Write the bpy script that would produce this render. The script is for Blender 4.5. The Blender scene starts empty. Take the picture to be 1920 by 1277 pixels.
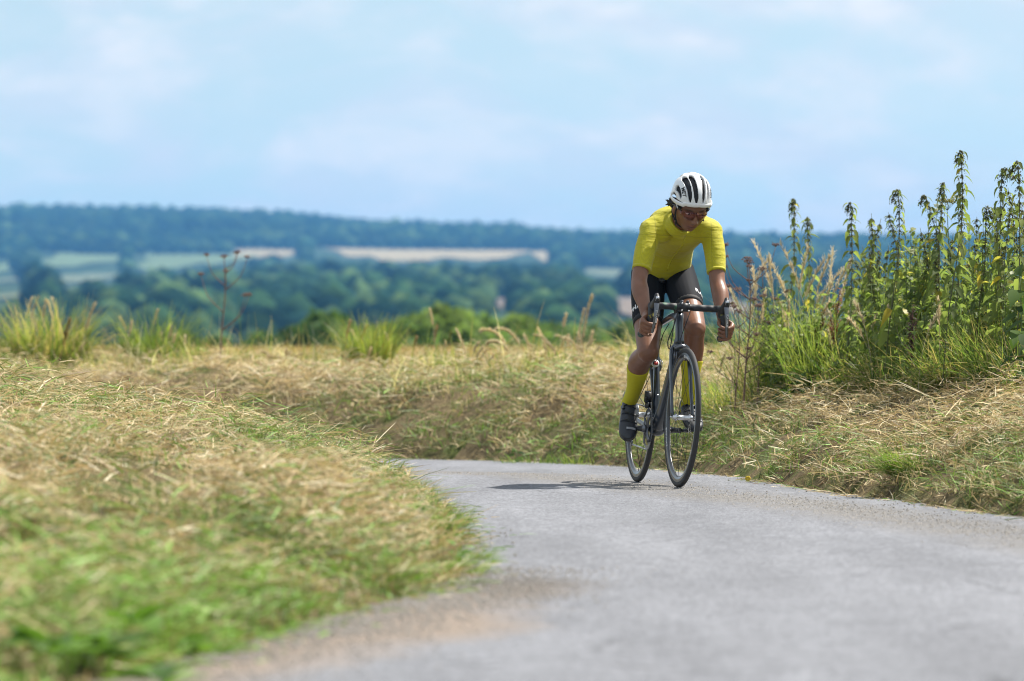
import bpy, bmesh, math, random
import numpy as np
from mathutils import Vector, Matrix, Euler

R = math.radians
sc = bpy.context.scene
col = sc.collection
random.seed(11)
rng = np.random.default_rng(11)

# ------------------------------------------------------------------ camera, light, exposure
CAM_H = 0.746
cam_d = bpy.data.cameras.new("camera")
cam = bpy.data.objects.new("camera", cam_d)
col.objects.link(cam)
cam.location = (0, 0, CAM_H)
cam.rotation_euler = (R(90 - 0.078), 0, 0)
cam_d.lens = 200
cam_d.sensor_width = 36
cam_d.clip_start = 0.1
cam_d.clip_end = 40000
cam_d.dof.use_dof = True
cam_d.dof.focus_distance = 27.4
cam_d.dof.aperture_fstop = 4.7
sc.camera = cam

SUN_AZ = R(62)          # clockwise from +Y (away from the camera) towards +X (right)
SUN_EL = R(56)
world = bpy.data.worlds.new("World")
sc.world = world
world.use_nodes = True
wn = world.node_tree
for n in list(wn.nodes):
    wn.nodes.remove(n)


def wnode(t, **kw):
    n = wn.nodes.new(t)
    for k, v in kw.items():
        setattr(n, k, v)
    return n


w_out = wnode('ShaderNodeOutputWorld')
w_bg = wnode('ShaderNodeBackground')
w_bg.inputs['Strength'].default_value = 0.15
w_sky = wnode('ShaderNodeTexSky', sky_type='NISHITA', sun_disc=False)
w_sky.sun_elevation = SUN_EL
w_sky.sun_rotation = SUN_AZ
w_sky.air_density = 1.0
w_sky.dust_density = 0.6
w_sky.ozone_density = 2.0
w_tc = wnode('ShaderNodeTexCoord')
# clear sky sampled a little above the true horizon (no ground haze in the sky itself)
w_map = wnode('ShaderNodeMapping')
w_map.inputs['Location'].default_value = (0, 0, 0.20)
w_map.inputs['Scale'].default_value = (1, 1, 0.85)
wn.links.new(w_tc.outputs['Generated'], w_map.inputs['Vector'])
w_nrm = wnode('ShaderNodeVectorMath', operation='NORMALIZE')
wn.links.new(w_map.outputs['Vector'], w_nrm.inputs[0])
wn.links.new(w_nrm.outputs['Vector'], w_sky.inputs['Vector'])
# thin streaky cloud veil
w_m2 = wnode('ShaderNodeMapping')
w_m2.inputs['Scale'].default_value = (1, 1, 2.6)
wn.links.new(w_tc.outputs['Generated'], w_m2.inputs['Vector'])
w_n1 = wnode('ShaderNodeTexNoise')
w_n1.inputs['Scale'].default_value = 19.0
w_n1.inputs['Detail'].default_value = 5.0
w_n1.inputs['Roughness'].default_value = 0.58
w_n1.inputs['Distortion'].default_value = 0.5
wn.links.new(w_m2.outputs['Vector'], w_n1.inputs['Vector'])
w_r1 = wnode('ShaderNodeMapRange')
w_r1.inputs['From Min'].default_value = 0.40
w_r1.inputs['From Max'].default_value = 0.60
w_r1.inputs['To Min'].default_value = 0.12
w_r1.inputs['To Max'].default_value = 0.95
wn.links.new(w_n1.outputs['Fac'], w_r1.inputs['Value'])
w_n2 = wnode('ShaderNodeTexNoise')
w_n2.inputs['Scale'].default_value = 40.0
w_n2.inputs['Detail'].default_value = 6.0
w_n2.inputs['Roughness'].default_value = 0.55
wn.links.new(w_m2.outputs['Vector'], w_n2.inputs['Vector'])
w_r2 = wnode('ShaderNodeMapRange')
w_r2.inputs['From Min'].default_value = 0.44
w_r2.inputs['From Max'].default_value = 0.62
w_r2.inputs['To Min'].default_value = 0.0
w_r2.inputs['To Max'].default_value = 1.0
wn.links.new(w_n2.outputs['Fac'], w_r2.inputs['Value'])
w_pm = wnode('ShaderNodeMath', operation='MULTIPLY')
wn.links.new(w_r1.outputs['Result'], w_pm.inputs[0]); wn.links.new(w_r2.outputs['Result'], w_pm.inputs[1])
w_mix = wnode('ShaderNodeMix', data_type='RGBA')
w_tint = wnode('ShaderNodeMix', data_type='RGBA', blend_type='MULTIPLY')
w_tint.inputs['Factor'].default_value = 1.0
w_tint.inputs['B'].default_value = (0.73, 0.62, 0.44, 1)
wn.links.new(w_sky.outputs['Color'], w_tint.inputs['A'])
wn.links.new(w_r1.outputs['Result'], w_mix.inputs['Factor'])
wn.links.new(w_tint.outputs['Result'], w_mix.inputs['A'])
w_mix.inputs['B'].default_value = (2.2, 2.42, 2.66, 1)
w_puf = wnode('ShaderNodeMix', data_type='RGBA')
wn.links.new(w_pm.outputs['Value'], w_puf.inputs['Factor'])
wn.links.new(w_mix.outputs['Result'], w_puf.inputs['A'])
w_puf.inputs['B'].default_value = (2.74, 2.78, 2.84, 1)
wn.links.new(w_puf.outputs['Result'], w_bg.inputs['Color'])
wn.links.new(w_bg.outputs['Background'], w_out.inputs['Surface'])

sun_d = bpy.data.lights.new("sun", 'SUN')
sun_d.energy = 3.3
sun_d.angle = R(0.5)
sun_d.color = (1.0, 0.95, 0.87)
sun = bpy.data.objects.new("sun", sun_d)
col.objects.link(sun)
sdir = Vector((math.sin(SUN_AZ) * math.cos(SUN_EL), math.cos(SUN_AZ) * math.cos(SUN_EL), math.sin(SUN_EL)))
sun.rotation_euler = sdir.to_track_quat('Z', 'Y').to_euler()
sun.location = (8, 20, 30)

sc.view_settings.view_transform = 'Standard'
sc.view_settings.look = 'None'
sc.view_settings.exposure = 1.28
sc.view_settings.gamma = 1
sc.view_settings.use_curve_mapping = False
sc.render.engine = 'CYCLES'
sc.cycles.pixel_filter_type = 'BLACKMAN_HARRIS'
sc.cycles.filter_width = 1.1
sc.cycles.use_denoising = True
sc.cycles.denoising_input_passes = 'RGB_ALBEDO_NORMAL'
sc.cycles.use_adaptive_sampling = False
sc.cycles.max_bounces = 6
sc.cycles.transparent_max_bounces = 12
sc.cycles.volume_bounces = 0
sc.cycles.sample_clamp_indirect = 3.0
sc.cycles.caustics_reflective = False
sc.cycles.caustics_refractive = False


# ------------------------------------------------------------------ helpers
def tag(o, label=None, cat=None, group=None, kind=None):
    if label: o['label'] = label
    if cat: o['category'] = cat
    if group: o['group'] = group
    if kind: o['kind'] = kind
    return o


def thing(name, label, cat, loc=(0, 0, 0), group=None, rot=None):
    o = bpy.data.objects.new(name, None)
    o.empty_display_size = 0.1
    col.objects.link(o)
    o.location = loc
    if rot: o.rotation_euler = rot
    return tag(o, label, cat, group)


def link_mesh(name, me, mat, parent=None):
    o = bpy.data.objects.new(name, me)
    col.objects.link(o)
    if mat is not None and not me.materials:
        me.materials.append(mat)
    if parent is not None:
        o.parent = parent
    return o


def fast_mesh(name, V, Q, C=None, smooth=False, uv=None):
    """all-quad mesh from numpy arrays, optional per-vertex colour"""
    me = bpy.data.meshes.new(name)
    V = np.ascontiguousarray(V, dtype=np.float32)
    Q = np.ascontiguousarray(Q, dtype=np.int32)
    k = Q.shape[1]
    me.vertices.add(len(V)); me.vertices.foreach_set('co', V.ravel())
    me.loops.add(Q.size); me.loops.foreach_set('vertex_index', Q.ravel())
    me.polygons.add(len(Q))
    me.polygons.foreach_set('loop_start', np.arange(0, Q.size, k, dtype=np.int32))
    me.polygons.foreach_set('loop_total', np.full(len(Q), k, dtype=np.int32))
    me.polygons.foreach_set('use_smooth', np.full(len(Q), smooth))
    if C is not None:
        a = me.color_attributes.new('Col', 'FLOAT_COLOR', 'POINT')
        C4 = np.ones((len(V), 4), dtype=np.float32); C4[:, :3] = C
        a.data.foreach_set('color', C4.ravel())
    me.update(calc_edges=True)
    return me


def catmull(P, n):
    """resample a polyline of vectors (any dimension) with n points, Catmull-Rom"""
    P = np.asarray(P, float)
    m = len(P)
    if m == 2:
        t = np.linspace(0, 1, n)[:, None]
        return P[0] * (1 - t) + P[1] * t
    E = np.vstack([2 * P[0] - P[1], P, 2 * P[-1] - P[-2]])
    out = []
    for s in np.linspace(0, m - 1, n):
        i = min(int(s), m - 2); t = s - i
        a, b, c, d = E[i], E[i + 1], E[i + 2], E[i + 3]
        out.append(0.5 * ((2 * b) + (c - a) * t + (2 * a - 5 * b + 4 * c - d) * t * t + (3 * b - a - 3 * c + d) * t ** 3))
    return np.array(out)


def nz(v):
    v = np.asarray(v, float)
    return v / max(np.linalg.norm(v), 1e-9)


class MB:
    """collects shapes into one mesh"""
    def __init__(self):
        self.v = []; self.f = []

    def add(self, V, F):
        o = len(self.v)
        self.v += [tuple(map(float, p)) for p in V]
        self.f += [tuple(i + o for i in f) for f in F]

    def loft(self, rings, cap=True, closed=False):
        n = len(rings[0]); V = [p for r in rings for p in r]; F = []
        m = len(rings)
        for i in range(m if closed else m - 1):
            a = i * n; b = ((i + 1) % m) * n
            for j in range(n):
                k = (j + 1) % n
                F.append((a + j, a + k, b + k, b + j))
        if cap and not closed:
            F.append(tuple(reversed(range(n)))); F.append(tuple((m - 1) * n + j for j in range(n)))
        self.add(V, F)

    def tube(self, pts, rad, seg=10, n=None, ref=(0, 1, 0), round_end=False, closed=False):
        """rad: scalar, list of scalars or list of (ra, rb); ra along ref-ish side, rb the other"""
        pts = np.asarray(pts, float)
        m = len(pts)
        if np.isscalar(rad): rad = [rad] * m
        rr = np.array([(r, r) if np.isscalar(r) else tuple(r) for r in rad], float)
        if n:
            X = catmull(np.hstack([pts, rr]), n); pts = X[:, :3]; rr = X[:, 3:]
            m = n
        T = np.gradient(pts, axis=0) if m > 2 else np.array([pts[1] - pts[0]] * 2)
        if closed:
            T = np.roll(pts, -1, 0) - np.roll(pts, 1, 0)
        s = None; rings = []
        for i in range(m):
            t = nz(T[i])
            if s is None:
                s = np.asarray(ref, float)
                if abs(np.dot(nz(s), t)) > .98: s = np.array((1., 0, 0)) if abs(t[0]) < .9 else np.array((0, 0, 1.))
            s = nz(s - t * np.dot(s, t)); u = np.cross(t, s)
            rings.append((pts[i], t, s.copy(), u, rr[i]))
        out = []

        def ring(c, s, u, ra, rb):
            return [c + s * (ra * math.cos(2 * math.pi * j / seg)) + u * (rb * math.sin(2 * math.pi * j / seg)) for j in range(seg)]
        if round_end and not closed:
            c, t, s_, u, r = rings[0]
            for a in (80, 55, 28):
                out.append(ring(c - t * min(r) * math.sin(R(a)), s_, u, r[0] * math.cos(R(a)), r[1] * math.cos(R(a))))
        for c, t, s_, u, r in rings:
            out.append(ring(c, s_, u, r[0], r[1]))
        if round_end and not closed:
            c, t, s_, u, r = rings[-1]
            for a in (28, 55, 80):
                out.append(ring(c + t * min(r) * math.sin(R(a)), s_, u, r[0] * math.cos(R(a)), r[1] * math.cos(R(a))))
        self.loft(out, closed=closed)

    def box(self, c, size, rot=None):
        hx, hy, hz = [s / 2 for s in size]
        V = [Vector((x, y, z)) for x in (-hx, hx) for y in (-hy, hy) for z in (-hz, hz)]
        if rot is not None: V = [rot @ v for v in V]
        V = [v + Vector(c) for v in V]
        self.add(V, [(0, 1, 3, 2), (4, 6, 7, 5), (0, 4, 5, 1), (2, 3, 7, 6), (0, 2, 6, 4), (1, 5, 7, 3)])

    def ellipsoid(self, c, r, nu=20, nv=14, M=None):
        rings = []
        for i in range(nv + 1):
            a = math.pi * (0.02 + 0.96 * i / nv)
            rg = []
            for j in range(nu):
                b = 2 * math.pi * j / nu
                p = Vector((r[0] * math.sin(a) * math.cos(b), r[1] * math.sin(a) * math.sin(b), -r[2] * math.cos(a)))
                if M is not None: p = M @ p
                rg.append(np.array(p) + np.asarray(c, float))
            rings.append(rg)
        self.loft(rings)

    def revolve(self, prof, axis_c=(0, 0, 0), seg=48, cap=False, closed=False):
        """prof: list of (radius, y); revolved about the local Y axis"""
        rings = []
        for i in range(seg):
            a = 2 * math.pi * i / seg
            rings.append([np.array((r * math.cos(a), y, r * math.sin(a))) + np.asarray(axis_c, float) for r, y in prof])
        n = len(prof); V = [p for r in rings for p in r]; F = []
        for i in range(seg):
            a = i * n; b = ((i + 1) % seg) * n
            for j in range(n if closed else n - 1):
                k = (j + 1) % n
                F.append((a + j, b + j, b + k, a + k))
        self.add(V, F)

    def mesh(self, name, smooth=True):
        me = bpy.data.meshes.new(name)
        me.from_pydata(self.v, [], self.f)
        if smooth:
            me.polygons.foreach_set('use_smooth', [True] * len(me.polygons))
        me.update()
        return me

    def build(self, name, mat, parent=None, smooth=True):
        return link_mesh(name, self.mesh(name, smooth), mat, parent)


def union_mesh(name, mb, voxel, smooth=3, extra=None):
    """one continuous closed surface out of the overlapping shapes in mb"""
    me = mb.mesh(name)
    bm = bmesh.new(); bm.from_mesh(me)
    bmesh.ops.recalc_face_normals(bm, faces=bm.faces)
    bm.to_mesh(me); bm.free()
    o = bpy.data.objects.new("temporary", me)
    col.objects.link(o)
    m = o.modifiers.new("r", 'REMESH'); m.mode = 'VOXEL'; m.voxel_size = voxel; m.use_smooth_shade = True
    if smooth:
        s = o.modifiers.new("s", 'SMOOTH'); s.factor = 0.5; s.iterations = smooth
    dg = bpy.context.evaluated_depsgraph_get()
    res = bpy.data.meshes.new_from_object(o.evaluated_get(dg))
    bpy.data.objects.remove(o); bpy.data.meshes.remove(me)
    res.name = name
    res.polygons.foreach_set('use_smooth', [True] * len(res.polygons))
    return res


def text_mesh(body, size, extrude=0.0, bold=0.0, spacing=1.0):
    c = bpy.data.curves.new("lettering", 'FONT')
    c.body = body; c.size = size; c.extrude = extrude; c.offset = bold
    c.align_x = 'CENTER'; c.align_y = 'CENTER'; c.space_character = spacing
    c.resolution_u = 3
    o = bpy.data.objects.new("temporary", c)
    col.objects.link(o)
    dg = bpy.context.evaluated_depsgraph_get()
    me = bpy.data.meshes.new_from_object(o.evaluated_get(dg))
    bpy.data.objects.remove(o); bpy.data.curves.remove(c)
    return me


def map_mesh(me, fn):
    for v in me.vertices:
        v.co = Vector(fn(v.co.x, v.co.y, v.co.z))
    me.update()
    return me


# -- value noise -----------------------------------------------------------------
def _h(ix, iy, s):
    n = (ix.astype(np.int64) * 374761393 + iy.astype(np.int64) * 668265263 + s * 974634777) & 0x7fffffff
    n = ((n ^ (n >> 13)) * 1274126177) & 0x7fffffff
    n = n ^ (n >> 16)
    return (n & 0xffff) / 65535.0


def vnoise(x, y, s=0):
    x = np.asarray(x, float); y = np.asarray(y, float)
    ix = np.floor(x); iy = np.floor(y); fx = x - ix; fy = y - iy
    fx = fx * fx * (3 - 2 * fx); fy = fy * fy * (3 - 2 * fy)
    a = _h(ix, iy, s); b = _h(ix + 1, iy, s); c = _h(ix, iy + 1, s); d = _h(ix + 1, iy + 1, s)
    return (a * (1 - fx) + b * fx) * (1 - fy) + (c * (1 - fx) + d * fx) * fy - 0.5


def fnoise(x, y, s=0, o=3):
    r = 0; a = 1
    for i in range(o):
        r = r + a * vnoise(x * 2 ** i, y * 2 ** i, s + i * 17); a *= .5
    return r


# -- materials -------------------------------------------------------------------
def mat_new(name):
    m = bpy.data.materials.new(name); m.use_nodes = True
    nt = m.node_tree
    return m, nt, nt.nodes['Principled BSDF']


def nd(nt, t, inputs=None, **kw):
    n = nt.nodes.new(t)
    for k, v in kw.items(): setattr(n, k, v)
    if inputs:
        for k, v in inputs.items():
            if hasattr(v, 'links') or isinstance(v, bpy.types.NodeSocket): nt.links.new(v, n.inputs[k])
            else: n.inputs[k].default_value = v
    return n


def simple_mat(name, c, rough=0.5, metal=0.0, var=0.12, scale=40.0, bump=0.0, coat=0.0, spec=0.5):
    m, nt, b = mat_new(name)
    tc = nd(nt, 'ShaderNodeTexCoord')
    n = nd(nt, 'ShaderNodeTexNoise', {'Vector': tc.outputs['Object'], 'Scale': scale, 'Detail': 4.0})
    lo = [x * (1 - var) for x in c] + [1]; hi = [min(1, x * (1 + var)) for x in c] + [1]
    mx = nd(nt, 'ShaderNodeMix', {'Factor': n.outputs['Fac'], 'A': lo, 'B': hi}, data_type='RGBA')
    nt.links.new(mx.outputs['Result'], b.inputs['Base Color'])
    b.inputs['Roughness'].default_value = rough
    b.inputs['Metallic'].default_value = metal
    b.inputs['Specular IOR Level'].default_value = spec
    if coat: b.inputs['Coat Weight'].default_value = coat; b.inputs['Coat Roughness'].default_value = .08
    if bump:
        bp = nd(nt, 'ShaderNodeBump', {'Height': n.outputs['Fac'], 'Strength': bump, 'Distance': 0.003})
        nt.links.new(bp.outputs['Normal'], b.inputs['Normal'])
    return m


def leafy_mat(name, attr=True, c=(.1, .15, .03), trans=0.45, rough=0.5, objvar=0.0, spec=0.3, tint=(1.3, 1.4, .85)):
    """thin plant matter: diffuse + translucent, colour from the mesh or from a constant"""
    m, nt, b = mat_new(name)
    out = nt.nodes['Material Output']
    if attr:
        a = nd(nt, 'ShaderNodeAttribute', attribute_name='Col'); csock = a.outputs['Color']
    else:
        oi = nd(nt, 'ShaderNodeObjectInfo')
        rmp = nd(nt, 'ShaderNodeValToRGB', {'Fac': oi.outputs['Random']})
        e = rmp.color_ramp.elements
        e[0].color = (c[0] * .6, c[1] * .62, c[2] * .7, 1); e[1].color = (c[0] * 1.5, c[1] * 1.35, c[2] * 1.2, 1)
        csock = rmp.outputs['Color']
        if objvar:
            k = e.new(0.93); k.color = (c[0] * 1.5, c[1] * 1.35, c[2] * 1.2, 1)
            e[-1].color = (.5, .38, .06, 1)
    nt.links.new(csock, b.inputs['Base Color'])
    b.inputs['Roughness'].default_value = rough
    b.inputs['Specular IOR Level'].default_value = spec
    tr = nd(nt, 'ShaderNodeBsdfTranslucent', {'Color': csock})
    g = nd(nt, 'ShaderNodeMix', {'Factor': 1.0, 'A': csock, 'B': tuple(tint) + (1,)}, data_type='RGBA', blend_type='MULTIPLY')
    nt.links.new(g.outputs['Result'], tr.inputs['Color'])
    mx = nd(nt, 'ShaderNodeMixShader', {'Fac': trans, 1: b.outputs['BSDF'], 2: tr.outputs['BSDF']})
    nt.links.new(mx.outputs['Shader'], out.inputs['Surface'])
    return m


F_PX = 200 / 36 * 1920


def at(px, py, y):
    """point at distance y seen at pixel (px, py) of the 1920-wide photograph"""
    return np.array(((px - 960) / F_PX * y, y, CAM_H - (py - 624) / F_PX * y))


def px_of(p):
    return 960 + p[0] / p[1] * F_PX, 624 + (CAM_H - p[2]) / p[1] * F_PX
# ------------------------------------------------------------------ the lie of the land
LE = catmull([(-1.9, -25), (-1.55, 2), (-1.2, 9), (-.98, 11.2), (-.88, 12.4), (-.62, 14.1), (-.40, 15.6), (-.20, 17), (-.15, 19), (-.16, 21),
              (-.26, 24), (-.52, 27), (-.82, 30), (-1.25, 33), (-2.0, 36), (-3.6, 38.2), (-6, 39.8), (-10, 41.2), (-30, 46)], 150) * .982
RE = catmull([(4.9, -25), (4.5, 5), (3.9, 11), (3.2, 17), (2.62, 20), (2.1, 23.4), (1.75, 25.6), (1.41, 27.9), (1.08, 31), (.745, 34.5), (.2, 37.2),
              (-.75, 39.6), (-2.4, 41.3), (-5, 42.9), (-10, 44.6), (-30, 49.5)], 150) * .982


def seg_dist(px, py, P):
    d = np.full(px.shape, 1e9)
    for a, b in zip(P[:-1], P[1:]):
        ab = b - a; L = ab @ ab
        t = np.clip(((px - a[0]) * ab[0] + (py - a[1]) * ab[1]) / L, 0, 1)
        d = np.minimum(d, (px - a[0] - t * ab[0]) ** 2 + (py - a[1] - t * ab[1]) ** 2)
    return np.sqrt(d)


def in_poly(px, py, P):
    ins = np.zeros(px.shape, bool)
    x0, y0 = P[-1]
    for x1, y1 in P:
        c = ((y1 > py) != (y0 > py)) & (px < (x0 - x1) * (py - y1) / ((y0 - y1) if y0 != y1 else 1e-9) + x1)
        ins ^= c
        x0, y0 = x1, y1
    return ins


ROAD_POLY = np.vstack([LE, RE[::-1]])


def road_z(x, y):
    return -.0125 * (np.clip(y, 29.5, 46) - 29.5)


FAR_Y = [60, 112, 150, 250, 500, 900, 1300, 1600, 2000, 2600, 3300, 3500, 4500, 4800, 5600, 6600, 9000]
FAR_Z = [.40, .36, -1.6, -7, -14, -9, 1.25, 6, 11.5, 20, 31, 35, 67.5, 76, 95, 80, 20]


def land_z(x, y):
    """everything except the road bed: (z, distance to road, is_left_bank)"""
    x = np.asarray(x, float); y = np.asarray(y, float)
    near = (y < 75) & (np.abs(x) < 30) & (y > -30)
    d = np.full(x.shape, 30.); left = np.zeros(x.shape, bool); ins = np.zeros(x.shape, bool)
    if near.any():
        xn, yn = x[near], y[near]
        dl = seg_dist(xn, yn, LE); dr = seg_dist(xn, yn, RE)
        d[near] = np.minimum(dl, dr); left[near] = dl < dr
        ins[near] = in_poly(xn, yn, ROAD_POLY)
    far = y > 75
    if (~near & ~far).any():
        left[~near & ~far] = x[~near & ~far] < 0
    rz = road_z(x, y)
    A = np.interp(y, [0, 9, 12, 16, 20, 26, 34, 40, 60], [.1, .12, .15, .25, .35, .42, .40, .38, .38])
    zl = rz + A * (1 - np.exp(-d / .9))
    zf = np.interp(y, [0, 20, 30, 38, 45, 55, 75], [.56, .56, .53, .48, .43, .41, .385])
    zr = rz + (zf - rz) * (1 - np.exp(-d / .68))
    z = np.where(left, zl, zr)
    k = np.clip(d / .4, 0, 1) * np.clip((70 - y) / 20, 0, 1)
    z = z + k * (fnoise(x * 1.7, y * 1.4, 3, 2) * .10 + fnoise(x * 5.0, y * 4.2, 5, 2) * .065)
    # far country
    zfar = np.interp(y, FAR_Y, FAR_Z)
    rid = np.interp(x, [-400, -270, -200, -130, 0, 60, 300, 600], [17, 14, 10, 2, -2, -8, -12, -14]) * np.interp(y, [4000, 5400], [0, 1])
    zfar = zfar + rid + fnoise(x / 90, y / 160, 9, 2) * np.interp(y, [130, 400, 1500, 5000], [0, 1.2, 2.0, 3.0])
    z = np.where(far, zfar, z)
    z = np.where(ins, rz - .05, np.where((d < .06) & ~far, rz - .012, z))
    return z, d, left, ins


def H(x, y):
    z, d, l, i = land_z(np.array([x]), np.array([y]))
    return float(z[0])


# ground: one sheet to the horizon
xs = np.concatenate([-np.geomspace(1800, 6.3, 34), np.arange(-6, 6.01, .13), np.geomspace(6.3, 1800, 34)])
ys = np.concatenate([[-300, -100, -40, -10, 0, 4, 7], np.arange(9, 48, .12), np.arange(48.2, 75, .6), np.geomspace(75.5, 7000, 110)])
GX, GY = np.meshgrid(xs, ys)
gz, gd, gl, gi = land_z(GX.ravel(), GY.ravel())
V = np.stack([GX.ravel(), GY.ravel(), gz], 1)
nx, ny = len(xs), len(ys)
ii = (np.arange(ny - 1)[:, None] * nx + np.arange(nx - 1)[None]).ravel()
Q = np.stack([ii, ii + 1, ii + nx + 1, ii + nx], 1)

m_ground, nt, b = mat_new('ground_soil_and_turf')
geo = nd(nt, 'ShaderNodeNewGeometry')
n1 = nd(nt, 'ShaderNodeTexNoise', {'Vector': geo.outputs['Position'], 'Scale': 3.0, 'Detail': 6.0})
n2 = nd(nt, 'ShaderNodeTexNoise', {'Vector': geo.outputs['Position'], 'Scale': 38.0, 'Detail': 5.0, 'Roughness': .7})
r1 = nd(nt, 'ShaderNodeValToRGB', {'Fac': n2.outputs['Fac']})
e = r1.color_ramp.elements
e[0].position = .3; e[0].color = (.05, .038, .02, 1); e[1].position = .72; e[1].color = (.28, .215, .115, 1)
r2 = nd(nt, 'ShaderNodeValToRGB', {'Fac': n2.outputs['Fac']})
e = r2.color_ramp.elements
e[0].position = .3; e[0].color = (.035, .05, .012, 1); e[1].position = .75; e[1].color = (.17, .19, .06, 1)
mr = nd(nt, 'ShaderNodeMapRange', {'Value': n1.outputs['Fac'], 'From Min': .48, 'From Max': .62})
mx = nd(nt, 'ShaderNodeMix', {'Factor': mr.outputs['Result'], 'A': r1.outputs['Color'], 'B': r2.outputs['Color']}, data_type='RGBA')
sep = nd(nt, 'ShaderNodeSeparateXYZ', {'Vector': geo.outputs['Position']})
fr = nd(nt, 'ShaderNodeMapRange', {'Value': sep.outputs['Y'], 'From Min': 112.0, 'From Max': 118.0})
mf = nd(nt, 'ShaderNodeMix', {'Factor': fr.outputs['Result'], 'A': mx.outputs['Result'], 'B': (.035, .06, .022, 1)}, data_type='RGBA')
nt.links.new(mf.outputs['Result'], b.inputs['Base Color'])
b.inputs['Specular IOR Level'].default_value = .1
b.inputs['Roughness'].default_value = .95
bp = nd(nt, 'ShaderNodeBump', {'Height': n2.outputs['Fac'], 'Strength': .9, 'Distance': .03})
nt.links.new(bp.outputs['Normal'], b.inputs['Normal'])
g = link_mesh('ground', fast_mesh('ground', V, Q, smooth=True), m_ground)
tag(g, 'grassy ground rolling from the verge down to the valley and hills', 'ground', kind='structure')

# road sheet
m_road, nt, b = mat_new('worn_asphalt')
geo = nd(nt, 'ShaderNodeNewGeometry')
uvn = nd(nt, 'ShaderNodeAttribute', attribute_name='Col')       # R: 0 left edge .. 1 far/right edge ; G: distance along / 100
sp = nd(nt, 'ShaderNodeSeparateColor', {'Color': uvn.outputs['Color']})
nA = nd(nt, 'ShaderNodeTexNoise', {'Vector': geo.outputs['Position'], 'Scale': 210.0, 'Detail': 2.0})
nB = nd(nt, 'ShaderNodeTexNoise', {'Vector': geo.outputs['Position'], 'Scale': 1.6, 'Detail': 5.0, 'Roughness': .6})
nC = nd(nt, 'ShaderNodeTexNoise', {'Vector': geo.outputs['Position'], 'Scale': 60.0, 'Detail': 3.0})
vor = nd(nt, 'ShaderNodeTexVoronoi', {'Vector': geo.outputs['Position'], 'Scale': 95.0})
base = nd(nt, 'ShaderNodeValToRGB', {'Fac': nA.outputs['Fac']})
e = base.color_ramp.elements
e[0].position = .30; e[0].color = (.108, .111, .124, 1); e[1].position = .70; e[1].color = (.268, .276, .304, 1)
vr = nd(nt, 'ShaderNodeValToRGB', {'Fac': vor.outputs['Color']})
e = vr.color_ramp.elements
e[0].position = .1; e[0].color = (.50, .50, .50, 1); e[1].position = .9; e[1].color = (1.4, 1.39, 1.36, 1)
m1 = nd(nt, 'ShaderNodeMix', {'Factor': 1.0, 'A': base.outputs['Color'], 'B': vr.outputs['Color']}, data_type='RGBA', blend_type='MULTIPLY')
patch = nd(nt, 'ShaderNodeMapRange', {'Value': nB.outputs['Fac'], 'From Min': .3, 'From Max': .7, 'To Min': .93, 'To Max': 1.08})
nD = nd(nt, 'ShaderNodeTexNoise', {'Vector': geo.outputs['Position'], 'Scale': 9.0, 'Detail': 6.0, 'Roughness': .7})
pd = nd(nt, 'ShaderNodeMapRange', {'Value': nD.outputs['Fac'], 'From Min': .3, 'From Max': .7, 'To Min': .84, 'To Max': 1.14})
mpE = nd(nt, 'ShaderNodeMapping', {'Vector': geo.outputs['Position'], 'Scale': (2.6, .28, 1), 'Rotation': (0, 0, R(4))})
nE = nd(nt, 'ShaderNodeTexNoise', {'Vector': mpE.outputs['Vector'], 'Scale': 1.0, 'Detail': 3.0})
pe = nd(nt, 'ShaderNodeMapRange', {'Value': nE.outputs['Fac'], 'From Min': .35, 'From Max': .65, 'To Min': .88, 'To Max': 1.12})
wob_ = nd(nt, 'ShaderNodeMix', {'Factor': .12, 'A': geo.outputs['Position'], 'B': nD.outputs['Color']}, data_type='RGBA')
crk = nd(nt, 'ShaderNodeTexVoronoi', {'Vector': wob_.outputs['Result'], 'Scale': 1.1}, feature='DISTANCE_TO_EDGE')
ck_ = nd(nt, 'ShaderNodeMapRange', {'Value': crk.outputs['Distance'], 'From Min': .003, 'From Max': .012, 'To Min': .55, 'To Max': 1.0})
ckm = nd(nt, 'ShaderNodeMapRange', {'Value': nB.outputs['Fac'], 'From Min': .50, 'From Max': .56})
ck2 = nd(nt, 'ShaderNodeMix', {'Factor': ckm.outputs['Result'], 'A': 1.0, 'B': ck_.outputs['Result']}, data_type='FLOAT')
pq0 = nd(nt, 'ShaderNodeMath', {0: patch.outputs['Result'], 1: pe.outputs['Result']}, operation='MULTIPLY')
pq1 = nd(nt, 'ShaderNodeMath', {0: pq0.outputs['Value'], 1: ck2.outputs['Result']}, operation='MULTIPLY')
pq = nd(nt, 'ShaderNodeMath', {0: pq1.outputs['Value'], 1: pd.outputs['Result']}, operation='MULTIPLY')
m2 = nd(nt, 'ShaderNodeMix', {'Factor': 1.0, 'A': m1.outputs['Result'], 'B': pq.outputs['Value']}, data_type='RGBA', blend_type='MULTIPLY')
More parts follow.
